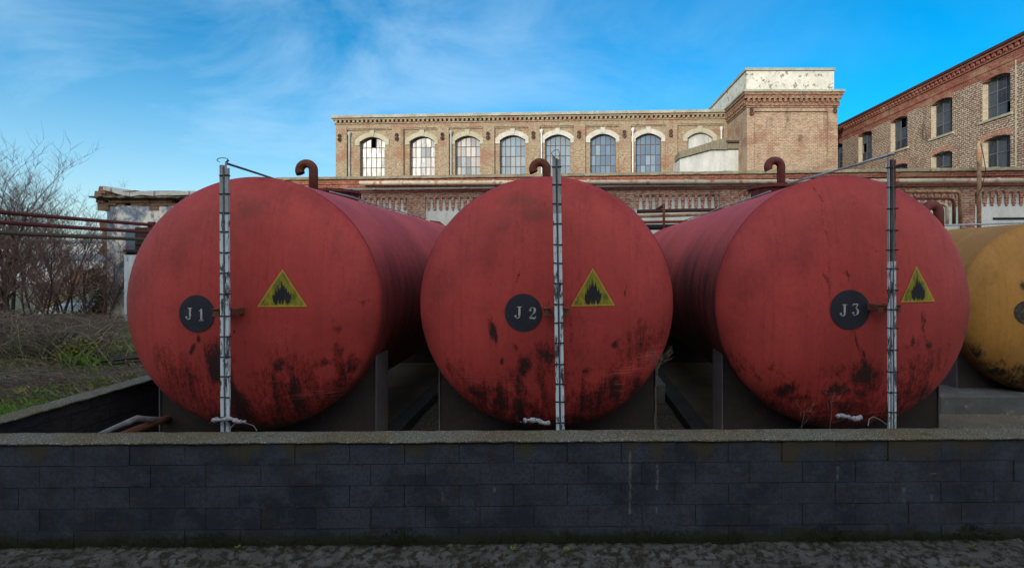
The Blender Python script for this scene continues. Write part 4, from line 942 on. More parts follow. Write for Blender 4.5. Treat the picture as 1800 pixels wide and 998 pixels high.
# ------------------------------------------------------------------ tower block
TX0 = 10.46; TX1 = 15.79; TD = 29.4; TB = 38.5
tw = thing('brick_tower', (TX0, TD, 0), 'square brick tower block topped by a peeling white parapet, right of the arched factory windows', 'building')
W_ = TX1 - TX0; zc0 = 11.55; zc1 = 12.54; zp = 13.85
bm = B()
box(bm, 0, W_, 0.10, TB - TD, 0, zc0)
box(bm, 0, 0.42, 0.0, 0.098, 0, 11.35); box(bm, W_ - 0.60, W_, 0.0, 0.098, 0, 11.35); box(bm, 0, W_, 0.0, 0.098, 11.352, zc0)
obj('wall', bm, M_brick_tower, tw)
bm = B()
for i, (o_, a, b) in enumerate(((0.04, zc0 + .002, zc0 + .12), (0.09, zc0 + .122, zc0 + 0.30), (0.18, zc0 + 0.52, zc0 + 0.70), (0.24, zc0 + .702, zc0 + 0.86))):
    box(bm, -o_, W_ + o_, -o_, TB - TD + o_, a, b)
dentils(bm, -0.1, W_ + 0.1, 0.30, 0.15, -0.17, 0.0, zc0 + 0.302, zc0 + 0.518)
n = int((TB - TD) / 0.30)
for i in range(n):
    box(bm, -0.17, 0.0, i * 0.30 + 0.1, i * 0.30 + 0.25, zc0 + 0.302, zc0 + 0.518)
box(bm, 0.01, W_ - 0.01, 0.003, TB - TD, zc0 + 0.302, zc0 + 0.518)
obj('cornice', bm, M_brick_tcor, tw)
bm = B(); box(bm, -0.30, W_ + 0.30, -0.30, TB - TD + .3, zc0 + 0.862, zc1, 0.01); obj('cornice_ledge', bm, M_roofcap, tw)
bm = B(); box(bm, -0.06, W_ - 0.25, -0.06, TB - TD, zc1 + .002, zp - 0.16); obj('parapet', bm, M_white_wall, tw)
bm = B(); box(bm, -0.14, W_ - 0.20, -0.14, TB - TD, zp - 0.158, zp, 0.015); obj('parapet_cap', bm, M_roofcap, tw)
anchor_s(tw, 0.25, -0.045, H + (HY - 196) * TD / F, 0.5); anchor_s(tw, W_ - 0.18, -0.045, H + (HY - 192) * TD / F, 0.5, -1)
# ------------------------------------------------------------------ lean-to annex
AD = 30.9
an = thing('lean_to_annex', (at(1250, 300, AD).x, AD, 0), 'white rendered lean-to with a mossy corrugated roof edge, squeezed between factory wall and tower', 'annex')
def lp(px, py): p = at(px, py, AD); return (p.x - an.location.x, p.z)
bm = B(); prism(bm, [lp(1195, 420), lp(1303, 420), lp(1303, 264), lp(1248, 264), lp(1195, 278)], 0, 2.0); obj('wall', bm, M_annex, an)
bm = B()
for k in range(17):
    t0, t1 = k / 17, (k + 1) / 17
    def top(t): return lerp2((1193, 268), (1277, 242), t)
    def bot(t): x = 1193 + 84 * t; return (x, 279 - 15 * min(1, max(0, (x - 1193) / 55)))
    a, b, c_, d_ = lp(*bot(t0)), lp(*bot(t1)), lp(*top(t1)), lp(*top(t0)); prism(bm, [a, b, c_, d_], -0.16 - (0.04 if k % 2 else 0), 1.2)
obj('corrugated_roof', bm, M_corr, an)
bm = B(); prism(bm, [lp(1277, 262), lp(1303, 262), lp(1304, 251), lp(1277, 243)], -0.05, 1.3); obj('gable_board', bm, M_corr, an)
bm = B(); a = lp(1275, 244); b = lp(1303, 250); box(bm, a[0], b[0] + .1, -0.2, -0.08, b[1] - 0.06, b[1] + 0.06); obj('gutter', bm, M_iron, an)
bm = B(); a = lp(1304, 246); tube(bm, [(a[0], -0.1, 5.0), (a[0], -0.1, a[1])], 0.06, 8); box(bm, a[0] - .16, a[0] + .02, -0.2, 0, a[1] - .6, a[1] - .45); obj('downpipe', bm, M_zinc, an)

# ------------------------------------------------------------------ right building, receding
RF = Frame(18.5, 48.0, R(-90))
rb = thing('warehouse', (18.5, 48, 0), 'long brown brick building with pale mortar and a red cornice, receding at the right edge', 'building', R(-90))
RL = 31.0; z_red = 10.9; zr_top = 11.80
def rd(px): return RF.u(px)
rp = [(1727, 1776), (1637, 1674), (1568.5, 1595), (1512, 1532.5), (1467, 1481)]
ops = []
wdt = 1.42
for a, b in rp:
    ub = rd(b); ops.append((ub - wdt, ub, 8.80, 10.45, 0.16)); ops.append((ub - wdt, ub, 5.9, 7.85, 0.14))
ub = rd(1776) + 3.2
while ub < RL - 1: ops.append((ub - wdt, ub, 8.80, 10.45, 0.16)); ops.append((ub - wdt, ub, 5.9, 7.85, 0.14)); ub += 3.2
bm = B(); facade(bm, 0, RL, 0, 10.42 + 0.5, ops, 0, 0.35)
quad(bm, (RL, 0, 0), (RL, 12, 0), (RL, 12, 11.5), (RL, 0, 11.5)); quad(bm, (0, 0, 0), (0, 12, 0), (0, 12, 11.5), (0, 0, 11.5)); quad(bm, (0, 12, 0), (RL, 12, 0), (RL, 12, 11.5), (0, 12, 11.5))
obj('wall', bm, M_brick_right, rb)
bm = B(); box(bm, 0.5, RL - .5, 1.2, 1.25, 0, 11.2); obj('interior', bm, M_dark, rb)
bm = B(); box(bm, 0, RL, -0.04, 0.3, 10.925, 11.30); box(bm, 0, RL, -0.10, 0.3, 11.302, 11.40); box(bm, 0, RL, -0.02, .3, 11.402, 11.56); dentils(bm, 0, RL, 0.28, 0.14, -0.16, -0.022, 11.402, 11.558); box(bm, 0, RL, -0.20, .3, 11.56, 11.66)
# red band around and between the window heads
sorted_ops = sorted([o for o in ops if o[2] > 8], key=lambda o: o[0]); cur = 0
for o_ in sorted_ops + [(RL, RL, 0, 0, 0)]:
    if o_[0] - cur > 0.05: box(bm, cur, o_[0], -0.008, -0.001, 10.66, 10.924)
    cur = o_[1]
for o_ in sorted_ops:
    n = 8
    for i in range(n):
        a = o_[0] + wdt * i / n; b = o_[0] + wdt * (i + 1) / n; za = 10.45 + .16 * (1 - (2 * i / n - 1) ** 2); zb_ = 10.45 + .16 * (1 - (2 * (i + 1) / n - 1) ** 2)
        prism(bm, [(a, za + .003), (b, zb_ + .003), (b, 10.924), (a, 10.924)], -0.008, -0.001)
obj('cornice', bm, M_brick_red, rb)
bm = B(); box(bm, -0.1, RL + 0.1, -0.26, 12, 11.662, zr_top, 0.01); obj('roof', bm, M_rust_dk, rb)
def panes_right(i, j, rr):
    c = (0.050, 0.065, 0.085) if rr.random() < .7 else (0.025, 0.03, 0.04); return c
for k, o_ in enumerate(ops):
    window(rb, o_[0], o_[1], o_[2], o_[3], o_[4], 0.28, 3, 3 if o_[2] > 8 else 3, panes_right, M_bars_grey, 0.045, 50 + k, holes=((0, 1),) if k == 6 else ((2, 0),) if k == 0 else ((1, 2),) if k == 4 else ())
    if o_[2] > 8:
        bm = B(); box(bm, o_[0] - 0.12, o_[1] + 0.12, -0.08, 0.25, o_[2] - 0.11, o_[2] - .002, 0.008); obj('window_sill', bm, M_stone, rb)
    # facing on the far jamb, sunlight put into its paler brick colour
    bm = B(); box(bm, o_[0] + 0.002, o_[0] + 0.012, 0.002, 0.25, o_[2], o_[3]); obj('jamb', bm, brick_jamb if 'brick_jamb' in globals() else globals().setdefault('brick_jamb', brick_mat('sunlit_tone_jamb_brick', (0.50, 0.42, 0.28), (0.42, 0.33, 0.22), (0.5, 0.44, 0.34), 0.012)), rb)
    if o_[2] < 8:
        bm = B()
        for i in range(18):
            a = o_[0] - .1 + (wdt + .2) * i / 18; zz = o_[3] + .14 * (1 - (2 * (i + .5) / 18 - 1) ** 2) + 0.01; box(bm, a + .008, a + (wdt + .2) / 18 - .008, -0.012, -0.001, zz, zz + 0.25)
        obj('brick_lintel', bm, M_brick_tooth, rb)
bm = B(); tube(bm, [(rd(1786), -0.005, 5), (rd(1786), -0.005, 10.9)], 0.025, 6); obj('joint_strip', bm, M_stone, rb)

# ------------------------------------------------------------------ low brick workshop wall behind the tanks
a_l = math.atan2(16.35 - 18.4, 14.86 + 10.45)
LF = Frame(-10.45, 18.4, a_l)
lb = thing('brick_workshop', (-10.45, 18.4, 0), 'low weathered red brick workshop with toothed brick panels, running behind all the tanks', 'building', a_l)
LL = 28.6; ZT = 5.62
def lu(px): return LF.u(px)
def lz(py, px=1190): return LF.z(px, py)
panels = [(560, 716), (747, 899), (931, 1083), (1115, 1265), (1299, 1452), (1486, 1690), (1714, 1895), (1925, 2050)]
zp1 = 5.02; zt0 = lz(368); zpan0 = 2.0
z_t1 = lz(343)
bm = B()
ops = [(lu(a), lu(b), 0.8, z_t1, 0) for a, b in panels]
facade(bm, 0, LL, 0, 5.05, ops, 0, 0.12)
quad(bm, (0, 0, 0), (0, 7, 0), (0, 7, 5.3), (0, 0, 5.3)); quad(bm, (LL, 0, 0), (LL, 7, 0), (LL, 7, 5.3), (LL, 0, 5.3)); quad(bm, (0, 7, 0), (LL, 7, 0), (LL, 7, 5.3), (0, 7, 5.3))
obj('wall', bm, M_brick_low, lb)
rr = random.Random(5)
for i, (a, b) in enumerate(panels):
    ua, ub = lu(a), lu(b); bm = B(); box(bm, ua + 0.001, ub - 0.001, 0.072, 0.16, 0.8, z_t1 - .001)
    if b > 1900: pass
    p = obj('rendered_panel', bm, M_panel, lb)
    if i == 6:
        bm = B(); u2 = lu(1748); box(bm, u2, ub - 0.05, 0.055, 0.0715, lz(386, 1780), lz(382, 1780)); obj('slot', bm, [M_dark], lb)
    bm = B(); n = max(2, round((ub - ua) / 0.222)); st = (ub - ua) / n
    for k in range(n):
        c = ua + (k + 0.5) * st
        if k: box(bm, c - st + 0.0601, c - 0.0601, 0.045, 0.071, z_t1 - 0.05, z_t1)
        for w2, z0, z1, dy in ((0.056, z_t1 - 0.40 + rr.uniform(-.015, .015), z_t1 - 0.20, 0.035), (0.060, z_t1 - 0.198, z_t1 - 0.0, 0.008)):
            box(bm, c - w2, c + w2, dy, 0.071, z0 + .002, z1)
        box(bm, c - 0.03, c + 0.04, 0.052, 0.071, z_t1 - 0.46, z_t1 - 0.42)
    obj('brick_teeth', bm, M_brick_tooth, lb)
bm = B()
box(bm, -0.04, LL, -0.04, 0.3, 5.052, 5.22); box(bm, -0.08, LL, -0.08, 0.3, 5.222, 5.36); box(bm, -0.12, LL, -0.13, 0.3, 5.362, 5.52)
obj('cornice', bm, M_brick_red, lb)
bm = rough_slab(-0.2, LL, -0.22, 0.5, 5.522, ZT, 0.02, 0.12, 4); obj('ledge', bm, M_cap, lb)
bm = B(); box(bm, 0, LL, 0.5, 7, 5.3, 5.5); obj('roof', bm, M_rust_dk, lb)
for i in range(24):
    u = rr.uniform(0.3, LL); s = rr.uniform(0.03, 0.10); bm = B(); box(bm, u, u + s * 2.5, 0.0, 0.15, ZT - 0.01, ZT + s * 0.55, 0.01); obj('loose_brick', bm, M_cap, lb)
def pipe(u0, u1, z0, z1, r, mat, yo=-0.3, name='pipe', n=10):
    bm = B(); tube(bm, [(u0, yo, z0), ((u0 + u1) / 2, yo, (z0 + z1) / 2 - 0.01), (u1, yo, z1)], r, n)
    k = 0; u = u0 + 1.5
    while u < u1 - 0.5:
        zz = z0 + (z1 - z0) * (u - u0) / (u1 - u0); tube(bm, [(u, yo, zz), (u + 0.10, yo, zz)], r * 1.18, n)
        box(bm, u + 0.03, u + 0.06, yo, -0.0, zz - 0.02, zz + 0.02); u += 3.3
    return obj(name, bm, mat, lb, True)
pipe(lu(640), LL - 0.2, lz(324, 640) + .0, lz(324 - 3.0, 1800) , 0.075, M_pipe_cream)
zc_ = LF.z(1100, 328.5); pipe(lu(590), LL - 0.3, zc_, zc_ , 0.028, M_conduit, -0.22)
for o_ in list(lb.children):
    pass
# rusty pipework right of the middle tank
def pl(pts, r, mat, d=15.6, label=None, n=9):
    bm = B(); tube(bm, [at(px, py, d) for px, py in pts], r, n); return bm
pg = thing('pipe_rack', at(1167, 396, 15.9), 'rusty rack of pipes below the white panel between the middle and right tanks', 'pipes')
for pts, r, m in (([(1105, 381), (1180, 379), (1260, 376)], 0.05, M_pipe_rusty_cream), ([(1110, 391), (1180, 390), (1250, 389)], 0.045, M_rust), ([(1120, 372), (1200, 370), (1280, 369)], 0.06, M_rust_dk), ([(1150, 372), (1164, 363), (1168, 360)], 0.05, M_rust_dk), ([(1100, 400), (1180, 399), (1260, 396)], 0.09, M_dark)):
    obj('pipe', pl(pts, r, m), m, pg, True, world=True)
bm = B(); tube(bm, [at(1167, 410, 15.5), at(1167, 360, 15.5)], 0.04, 8); obj('post', bm, M_rust, pg, True, world=True)
# nested elbowed pipes by the brick pier at the right
for i, (pts, r, m, d) in enumerate((([(1590, 337), (1678, 337), (1684, 338), (1688, 344), (1688, 396)], 0.055, M_pipe_rusty_cream, 15.5), ([(1600, 349), (1668, 349), (1674, 351), (1677, 357), (1677, 396)], 0.05, M_rust, 15.4), ([(1640, 360), (1656, 359), (1662, 361), (1665, 366), (1665, 396)], 0.05, M_pipe_cream, 15.3))):
    bm = pl(pts, r, m, d)
    lab = ('rusty cream elbowed pipe, outermost of the three nested beside the brick pier', 'rust red elbowed pipe, middle of the three nested beside the brick pier', 'whitish elbowed pipe, innermost of the three nested beside the brick pier')[i]
    wobj('elbow_pipe', bm, m, lab, 'pipe', 'nested elbow pipes', True)
bm = pl([(1600, 397), (1700, 395), (1900, 388)], 0.022, M_conduit, 12.0); wobj('conduit', bm, M_conduit, 'thin silver conduit running just above the yellow tank', 'conduit', None, True)
# standing post with a dangling wire
bm = B(); p = at(1721, 330, 15.6); q = at(1721, 248, 15.6); tube(bm, [(p.x, p.y, 3.0), p, q], 0.06, 8)
wobj('post', bm, M_pipe_rusty_cream, 'tall weathered pole standing before the red cornice at the right', 'pole', None, True)
bm = B(); tube(bm, [at(1724, 252, 15.5), at(1728, 270, 15.5), at(1733, 300, 15.5), at(1726, 330, 15.5), at(1718, 345, 15.5)], 0.012, 5); wobj('wire', bm, M_black, 'black wire dangling beside the tall pole at the right', 'wire')

# ------------------------------------------------------------------ ruin on the left
RD = 13.0
ru = thing('ruined_shed', (at(182, 590, RD).x, RD, 0), 'ruined brick shed with peeling grey plaster and broken pale roof tiles, left of the tanks', 'building')
def rl(px, py): p = at(px, py, RD); return (p.x - ru.location.x, p.z)
UE = rl(480, 400)[0]
u_b = rl(190, 0)[0]
rr = random.Random(8)
# ragged brick edge at the left
bm = B(); z = 0.3
while z < 3.55:
    ex = rr.uniform(-0.12, 0.12) + 0.16 * fb(z * 2.2, 3, 1, 3) - 0.42 * sstep(2.3, 0.8, z)
    box(bm, ex, u_b + 0.25, 0.0 + rr.uniform(0, .015), 4.0, z, z + 0.076); z += 0.077
obj('brick_wall', bm, M_brick_ruin, ru)
bm = B()
facade(bm, u_b, UE, 0.4, rl(200, 362)[1], [(rl(222, 0)[0], rl(244, 0)[0], 1.2, rl(0, 402)[1], 0)], -0.03, 0.12)
obj('plaster', bm, M_plaster, ru)
bm = B(); box(bm, u_b + .02, UE, -0.001, 4.2, 0.4, rl(200, 362)[1] - .01)
obj('core_wall', bm, M_brick_ruin, ru)
bm = B(); zt1 = rl(0, 362)[1]; zt2 = rl(0, 350)[1]; z = zt1
u = -0.12
while u < UE:
    wd = rr.uniform(0.12, 0.26)
    for j in range(5):
        if rr.random() < 0.92: box(bm, u, u + wd, -0.05 - 0.02 * j + rr.uniform(-.02, .02), 0.4, zt1 + j * 0.075 + rr.uniform(-.004, .004) - 0.12 * (rr.random() < .25 and j == 0), zt1 + j * 0.075 + 0.072)
    u += wd + 0.003
obj('brick_cornice', bm, M_brick_ruin, ru)
bm = rough_slab(rl(170, 0)[0], UE, -0.22, 0.3, zt1 + 0.19, zt1 + 0.24, 0.03, 0.06, 6); obj('string_course', bm, M_cap, ru)
bm = B(); prism(bm, [rl(180, 352), rl(225, 352), rl(222, 346), rl(204, 334), rl(196, 329), rl(181, 328), rl(179, 334)], -0.1, 1.5); obj('broken_gable', bm, M_brick_ruin, ru)
# roof tiles, sagging
bm = B(); prof = [(196, 329), (210, 333), (228, 339), (242, 341), (262, 338), (285, 339), (310, 339), (345, 338), (400, 338)]
for (a, b) in zip(prof, prof[1:]):
    p, q = rl(*a), rl(*b); dy = rr.uniform(-.03, .03); h = 0.10
    prism(bm, [(p[0] + .01, p[1] - h), (q[0] - .01, q[1] - h + rr.uniform(-.02, .02)), (q[0] - .01, q[1]), (p[0] + .01, p[1])], -0.25 + dy, 0.35)
obj('roof_tiles', bm, M_tile, ru)
bm = B(); prism(bm, [rl(203, 333), rl(215, 331), rl(232, 333), rl(245, 337), rl(400, 336), rl(400, 350), rl(228, 350), rl(205, 338)], 0.36, 3.0); obj('roof', bm, M_rust_dk, ru)
# window in the plaster
bm = B(); a = rl(223, 445); b = rl(262, 402); box(bm, a[0], b[0], 0.0 - .025, 0.02 - .02, a[1], b[1]); obj('window_opening', bm, M_farblue, ru)
bm = B(); box(bm, a[0] + .28, b[0] + .1, -0.10, -0.026, rl(0, 430)[1], rl(0, 428)[1]); box(bm, a[0], b[0] + .1, -0.12, -0.026, rl(0, 443)[1], rl(0, 439)[1]); box(bm, rl(241, 0)[0], rl(275, 0)[0], -0.06, -0.027, rl(0, 440)[1], rl(0, 400)[1]); obj('window_frame', bm, M_saddle, ru)
# pale corrugated sheet leaning on it
cs_root = at(217, 598, 12.7)
bm = B(); n = 44; p0 = at(217, 600, 12.7); p1 = at(330, 600, 12.7); zt_ = at(217, 448, 12.7).z
prev = None
for i in range(n + 1):
    x = p0.x + (p1.x - p0.x) * i / n; y = 12.72 + (0.02 if i % 4 in (1, 2) else 0)
    cur = [bm.verts.new((x, y, 0.45)), bm.verts.new((x, y, zt_))]
    if prev: bm.faces.new((prev[0], cur[0], cur[1], prev[1]))
    prev = cur
o = wobj('corrugated_sheet', bm, M_corrwhite, 'pale blue corrugated sheet standing against the ruined shed beside the left tank', 'metal sheet')
md = o.modifiers.new('thickness', 'SOLIDIFY'); md.thickness = 0.004
# three overhead pipes
for i, (zz, xx_, r, m, lab) in enumerate(((3.40, -9.22, 0.036, M_rust_red, 'dark red rusty overhead pipe crossing to the left edge, topmost of the three'), (3.235, -9.20, 0.036, M_rust_red, 'dark red rusty overhead pipe crossing to the left edge, second of the three'), (3.07, -9.18, 0.037, M_pipe_mossy, 'mossy grey brown overhead pipe crossing to the left edge, lowest of the three'))):
    bm = B(); tube(bm, [(xx_, 4.5, zz + .02), (xx_, 7, zz + 0.0), (xx_, 9.5, zz - 0.012), (xx_ + .02, 12.5, zz), (xx_ + .02, 16.5, zz)], r, 10); wobj('overhead_pipe', bm, m, lab, 'pipe', 'overhead pipes at the left', True)
bm = B(); box(bm, -9.26, -9.14, 11.0, 11.08, 2.98, 3.46); box(bm, -9.215, -9.185, 11.02, 11.06, 0.4, 2.98); wobj('pipe_hanger', bm, M_rust_red, 'slim rust red bracket post carrying the three overhead pipes before the ruined shed', 'bracket')

# ------------------------------------------------------------------ far left background
fbld = thing('distant_hall', (-66, 60, 0), 'distant pale industrial hall with blue bands seen through the bare trees', 'building')
bm = B(); box(bm, 0, 14, 0, 12, 0, 5.5); obj('wall', bm, M_farwhite, fbld)
bm = B(); box(bm, -0.1, 14.1, -0.05, 12, 3.3, 4.3); box(bm, 2, 12, -0.06, 0, 1.2, 2.2); obj('blue_band', bm, M_farblue, fbld)
bm = B(); box(bm, -0.3, 14.3, -0.3, 12.3, 5.502, 5.75); obj('roof', bm, M_farblue, fbld)
f2 = thing('distant_hall', (-47, 46, 0), 'lower distant white hall behind the bare trees, nearer the ruined shed', 'building')
bm = B(); box(bm, -6, 4.2, 0, 10, 0, 4.2); obj('wall', bm, M_farwhite, f2)
bm = B(); box(bm, -6.2, 4.4, -0.06, -0.002, 2.5, 3.2); obj('blue_band', bm, M_farblue, f2)
bm = B(); box(bm, -6.3, 4.5, -0.3, 10.3, 4.202, 4.45); obj('roof', bm, M_farblue, f2)
# collapsed roof of bare timbers and orange tiles
cr_ = thing('collapsed_shed', at(120, 530, 18), 'collapsed shed with orange tiles over bare sloping planks, behind the bare trees', 'shed')
bm = B()
for i in range(6):
    p = at(62, 548 - i * 4, 17.5 + i * .15); q = at(172, 503 - i * 4, 17.5 + i * .15); tube(bm, [p, q], 0.045, 4)
obj('rafters', bm, M_timber_warm, cr_, world=True)
bm = B(); P = [at(84, 520, 18.4), at(182, 486, 18.4), at(178, 474, 19.5), at(128, 482, 20.0), at(92, 500, 20.0)]
vs = [bm.verts.new(p) for p in P]; vs2 = [bm.verts.new(p + Vector((0, 0, 0.08))) for p in P]; bm.faces.new(vs); bm.faces.new(vs2[::-1])
for i in range(5): bm.faces.new((vs[i], vs[(i + 1) % 5], vs2[(i + 1) % 5], vs2[i]))
obj('roof_tiles', bm, M_orange, cr_, world=True)
bm = B(); a = at(60, 560, 19.5); box(bm, a.x, a.x + 2.3, 19.5, 21, 0.3, at(0, 538, 19.5).z); obj('wall', bm, M_farwhite, cr_, world=True)

# ------------------------------------------------------------------ bare trees, brambles, grass
def grow(bmT, bmC, p, dr, ln, r, lvl, rr, maxl, up=0.25):
    n = 5 if lvl < 2 else 4; pts = [p.copy()]; rs = [r]; d = dr.copy()
    for i in range(n):
        d = (d + Vector((rr.uniform(-1, 1), rr.uniform(-1, 1), rr.uniform(-.4, 1) * up * 2)) * (0.16 + .05 * lvl)).normalized()
        pts.append(pts[-1] + d * ln / n); rs.append(r * (1 - 0.75 * (i + 1) / n))
    tube(bmT if lvl == 0 else bmC, pts, rs, (6, 5, 3, 3, 3)[lvl], False)
    if lvl >= maxl: return
    k = (13, 8, 6, 4)[lvl]
    for j in range(k):
        t = rr.uniform(0.18 if lvl else 0.25, 1.0) * n; i = min(int(t), n - 1); q = pts[i].lerp(pts[i + 1], t - i)
        a = rr.uniform(0, 6.28); side = Vector((math.cos(a), math.sin(a), rr.uniform(0.0, 0.6)))
        dd = (d * 0.55 + side * 0.75 + Vector((0, 0, 0.25))).normalized()
        grow(bmT, bmC, q, dd, ln * rr.uniform(0.34, 0.54), max(rs[i] * 0.55, 0.0030), lvl + 1, rr, maxl, up)
def bare_tree(px, d, ytop, stems, label, seed, r0=0.035, wide=0.5):
    rr = random.Random(seed); p = at(px, 600, d); base = Vector((p.x, d, terr(p.x, d) - 0.05)); zt_ = H + (HY - ytop) / F * d; h = (zt_ - base.z) * 0.78
    root = thing('bare_tree', base, label, 'tree', 0, 'bare trees at the left'); bt, bc = B(), B()
    for s in range(stems):
        a = rr.uniform(0, 6.28); dr = Vector((math.cos(a) * wide, math.sin(a) * wide, 1.6 + rr.random())).normalized()
        grow(bt, bc, base + Vector((rr.uniform(-.12, .12), rr.uniform(-.12, .12), 0)), dr, h * rr.uniform(0.72, 0.98), r0 * rr.uniform(.7, 1.1), 0, rr, 3)
    obj('trunk', bt, M_bark, root, world=True); obj('crown', bc, M_twig, root, world=True)
bare_tree(-20, 12.5, 285, 4, 'tall bare tree with reddish twigs, cut by the left edge of the photo', 1, .045, .4)
bare_tree(20, 12.0, 268, 4, 'tallest bare tree, its twigs reaching highest near the left edge', 2, .045, .35)
bare_tree(55, 14.0, 315, 3, 'bare tree standing just right of the tallest one', 3, .035, .6)
bare_tree(72, 11.5, 350, 3, 'shorter bare tree with thin stems in front of the distant halls', 4, .03, .6)
bare_tree(106, 13.0, 300, 2, 'slim upright bare tree with a straight dark trunk', 5, .04, .35)
bare_tree(135, 14.0, 325, 3, 'bare tree between the slim upright one and the ruined shed', 6, .03, .6)
bare_tree(158, 12.4, 370, 4, 'small spreading bare tree closest to the ruined shed', 7, .028, .8)
def blades(name, mat, n, region, hmin, hmax, seed, w_=0.006):
    rr = random.Random(seed); bm = B()
    for i in range(n):
        q = region(rr)
        if q is None: continue
        x, y = q; z = terr(x, y) - .01; a = rr.uniform(0, 6.28); h = rr.uniform(hmin, hmax); l = Vector((math.cos(a), math.sin(a), 0)) * h * rr.uniform(.2, .9); s = Vector((-math.sin(a), math.cos(a), 0)) * w_
        b = Vector((x, y, z)); m = b + l * .35 + Vector((0, 0, h * .65)); e = b + l + Vector((0, 0, h))
        v = [bm.verts.new(p) for p in (b - s, b + s, m + s * .7, e, m - s * .7)]; bm.faces.new(v)
    o = obj(name, bm, mat); tag(o, kind='stuff'); return o
def strands(name, mat, n, region, lmin, lmax, arch, r, seed, flat=0.3):
    rr = random.Random(seed); bm = B()
    for i in range(n):
        x, y = region(rr); z = terr(x, y); a = rr.uniform(0, 6.28); ln = rr.uniform(lmin, lmax); d = Vector((math.cos(a), math.sin(a), 0)); h = rr.uniform(0.3, 1) * arch
        pts = []
        for k in range(6):
            t = k / 5; pts.append(Vector((x, y, z + rr.uniform(-.02, .02))) + d * ln * t + Vector((rr.uniform(-.04, .04), rr.uniform(-.04, .04), h * 4 * t * (1 - t * (1 - flat)) * 0.7)))
        tube(bm, pts, [r * (1 - .6 * k / 5) for k in range(6)], 3, False)
    o = obj(name, bm, mat); tag(o, kind='stuff'); return o
strands('bramble', M_bramble, 5200, lambda r: (lambda y: (-y * r.uniform(0.93, 1.3) - 0.2, y))(r.uniform(8.3, 12.6)), 0.4, 1.3, 0.55, 0.0055, 1)
M_bramble_lt = rough_mat('pale_dry_stalks', (0.32, 0.27, 0.18), (0.22, 0.18, 0.12), s1=2, s2=40)
strands('bramble', M_bramble_lt, 700, lambda r: (lambda y: (-y * r.uniform(0.86, 1.3) - 0.2, y))(r.uniform(7.8, 12.6)), 0.3, 1.0, 0.7, 0.0045, 31)
blades('grass', M_grass, 9000, lambda r: (lambda x, y: (x, y) if fb(x * .9, y * .9, 12, 3) > 0.0 else None)(r.uniform(-13.5, -7.0), r.uniform(8.0, 12.8)), 0.14, 0.42, 33, .009)
strands('bramble', M_bramble_dk, 1300, lambda r: (r.uniform(-15.5, -11.2), r.uniform(10, 13.5)), 0.5, 1.5, 0.7, 0.005, 2)
strands('dead_stems', M_bramble_dk, 4200, lambda r: ((lambda x: (x, 7.2 + (x + 7.6) * 0.35 + r.gauss(0, .35)))(r.uniform(-9.0, -6.7))), 0.3, 0.8, 0.14, 0.0042, 3, 0.2)
blades('grass', M_grass, 14000, lambda r: (lambda x, y: (x, y) if fb(x * .8, y * .8, 2, 3) > -0.15 or y < 6.6 else None)(r.uniform(-9.5, -6.16), r.uniform(5.0, 11.5)), 0.03, 0.12, 5)
blades('dry_grass', M_grass_dry, 20000, lambda r: (r.uniform(-13, -6.16), r.uniform(6.5, 13)), 0.04, 0.16, 6)
blades('grass', M_grass, 9000, lambda r: (lambda x, y: (x, y) if fb(x * .6, y * .6, 8, 3) > 0.0 else None)(r.uniform(-22, -9), r.uniform(10, 20)), 0.05, 0.14, 7, .01)
blades('grass', M_grass, 7000, lambda r: (lambda x, y: (x, y) if fb(x * 1.1, y * 1.1, 5, 3) > 0.05 else None)(r.uniform(-10.5, -6.16), r.uniform(6.5, 10.5)), 0.05, 0.17, 15)
strands('dead_stems', M_bramble, 1800, lambda r: (r.uniform(-10.5, -6.3), r.uniform(6.2, 9.5)), 0.15, 0.6, 0.12, 0.003, 9, 0.2)
def leaves(bm, c, rad, n, rr, s=0.03):
    for i in range(n):
        p = Vector((rr.gauss(0, .5), rr.gauss(0, .5), rr.gauss(0, .5))); p = Vector((p.x * rad[0], p.y * rad[1], p.z * rad[2])) + c
        a = Vector((rr.uniform(-1, 1), rr.uniform(-1, 1), rr.uniform(-1, 1))).normalized(); b = a.cross(Vector((rr.uniform(-1, 1), rr.uniform(-1, 1), 1))).normalized(); q = s * rr.uniform(.5, 1.2)
        bm.faces.new([bm.verts.new(v) for v in (p - a * q, p + b * q * .6, p + a * q, p - b * q * .6)])
rr = random.Random(21); bm = B()
for px, py, rx, rz, n in ((158, 560, .35, .35, 1800), (140, 575, .4, .22, 1600), (172, 530, .18, .35, 500), (170, 500, .14, .3, 260), (188, 582, .35, .12, 500), (163, 482, .14, .25, 240)):
    leaves(bm, at(px, py, 12.7), (rx, .25, rz), n, rr, 0.028)
wobj('ivy_bush', bm, M_ivy, 'dark ivy bush climbing the broken brick corner of the ruined shed', 'bush')
bm = B()
for px, py, n in ((120, 645, 90), (138, 636, 120), (150, 630, 80), (108, 655, 60)): leaves(bm, at(px, py, 8.4) + Vector((0, 0, .22)), (.22, .14, .10), n * 3, rr, 0.028)
wobj('yellow_shrub', bm, M_ygreen, 'low yellow green shrub in the grass left of the plank pile', 'shrub')
pk = thing('plank_pile', at(200, 650, 8.3), 'pile of dark old planks in the grass behind the side wall', 'planks')
for i in range(14):
    bm = B(); x = rr.uniform(-8.15, -7.7) ; a = Vector((-8.05 + rr.uniform(-.3, .3), 8.1 + i * 0.07, 0)); b = Vector((-6.75 + rr.uniform(-.3, .2), 8.5 + i * 0.09, 0)); a.z = terr(a.x, a.y) + .09 + rr.uniform(0, .08); b.z = terr(b.x, b.y) + .12 + rr.uniform(0, .10)
    tube(bm, [a, b], rr.uniform(.014, .024), 4); obj('plank', bm, M_timber, pk, world=True)

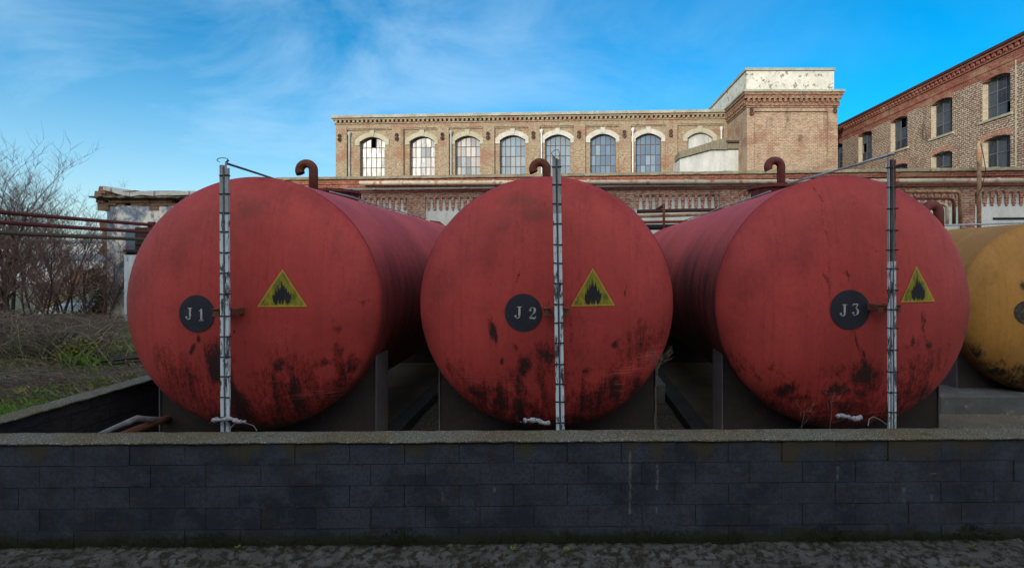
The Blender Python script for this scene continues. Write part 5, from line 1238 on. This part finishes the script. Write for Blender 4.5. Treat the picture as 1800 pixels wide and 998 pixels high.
bm = B(); rr = random.Random(77)
for i in range(5000):
    x = rr.choice((rr.uniform(4.9, 9.5), rr.uniform(-2.4, -1.7), rr.uniform(1.2, 1.75), rr.uniform(-4, 8))); y = rr.uniform(5.3, 9.0); q = rr.uniform(0.006, 0.022); p = Vector((x, y, 0.01 + 0.02 * fb(x * 1.5, y * 1.5, 0, 5)))
    v = [bm.verts.new(p + Vector((rr.uniform(-q, q), rr.uniform(-q, q), k * q * 0.5))) for k in (0, 0.2, 0.1, 1.6)]
    for f in ((0, 1, 2), (0, 1, 3), (1, 2, 3), (0, 2, 3)): bm.faces.new([v[k] for k in f])
gv = obj('gravel', bm, M_conc); tag(gv, kind='stuff')
bm = pl([(745, 408), (750, 396), (757, 391), (772, 393), (778, 398), (779, 412)], 0.07, M_rust_red, 15.2); wobj('elbow_pipe', bm, M_rust_red, 'dark red pipe elbow peeping between the left and middle tanks', 'pipe', None, True)
# dead weeds behind the front wall
def weed(pts, label, seed, br=10, r=0.0035):
    rr = random.Random(seed); bm = B(); P = [at(*p) for p in pts]; tube(bm, P, r, 4)
    top_ = P[-1]
    for i in range(br):
        p = P[-1 - rr.randrange(min(3, len(P)))] if i % 2 else top_; q = p + Vector((rr.uniform(-.12, .12), rr.uniform(-.05, .05), rr.uniform(-.05, .11))); m = (p + q) / 2 + Vector((rr.uniform(-.02, .02), 0, rr.uniform(-.02, .02))); tube(bm, [p, m, q], r * .45, 3)
        for k in range(3): e = q + Vector((rr.uniform(-.03, .03), 0, rr.uniform(-.02, .04))); tube(bm, [m, e], r * .35, 3)
    wobj('dead_weed', bm, M_plant, label, 'weed', 'dead weeds behind the wall')
weed([(1152, 757, 5.0), (1150, 735, 5.02), (1154, 710, 5.0), (1151, 690, 5.02), (1155, 665, 5.0), (1156, 648, 5.0), (1160, 640, 5.0), (1163, 632, 5.0)], 'tall curly dead weed at the right side of tank J 2', 1, 22, 0.0026)
weed([(1408, 752, 5.0), (1412, 735, 5.0), (1414, 722, 5.0)], 'short dead weed before the lower left of tank J 3', 2, 8, .002)
weed([(1459, 752, 5.0), (1462, 725, 5.0), (1462, 705, 5.0), (1466, 692, 5.0)], 'slender dead weed before the middle of tank J 3', 3, 8, .002)

# ------------------------------------------------------------------ warehouse across the street, behind the viewpoint: it shades the yard
wb = thing('warehouse', (-14, -14, 0), 'long pale rendered warehouse across the street behind the viewpoint, shading the yard', 'building')
bm = B(); box(bm, -40, 40, -12, 0, 0, 12.4)
obj('wall', bm, M_white_wall, wb)
bm = B(); box(bm, -40.3, 40.3, -12.3, 0.3, 12.402, 12.8); obj('roof', bm, M_cap, wb)
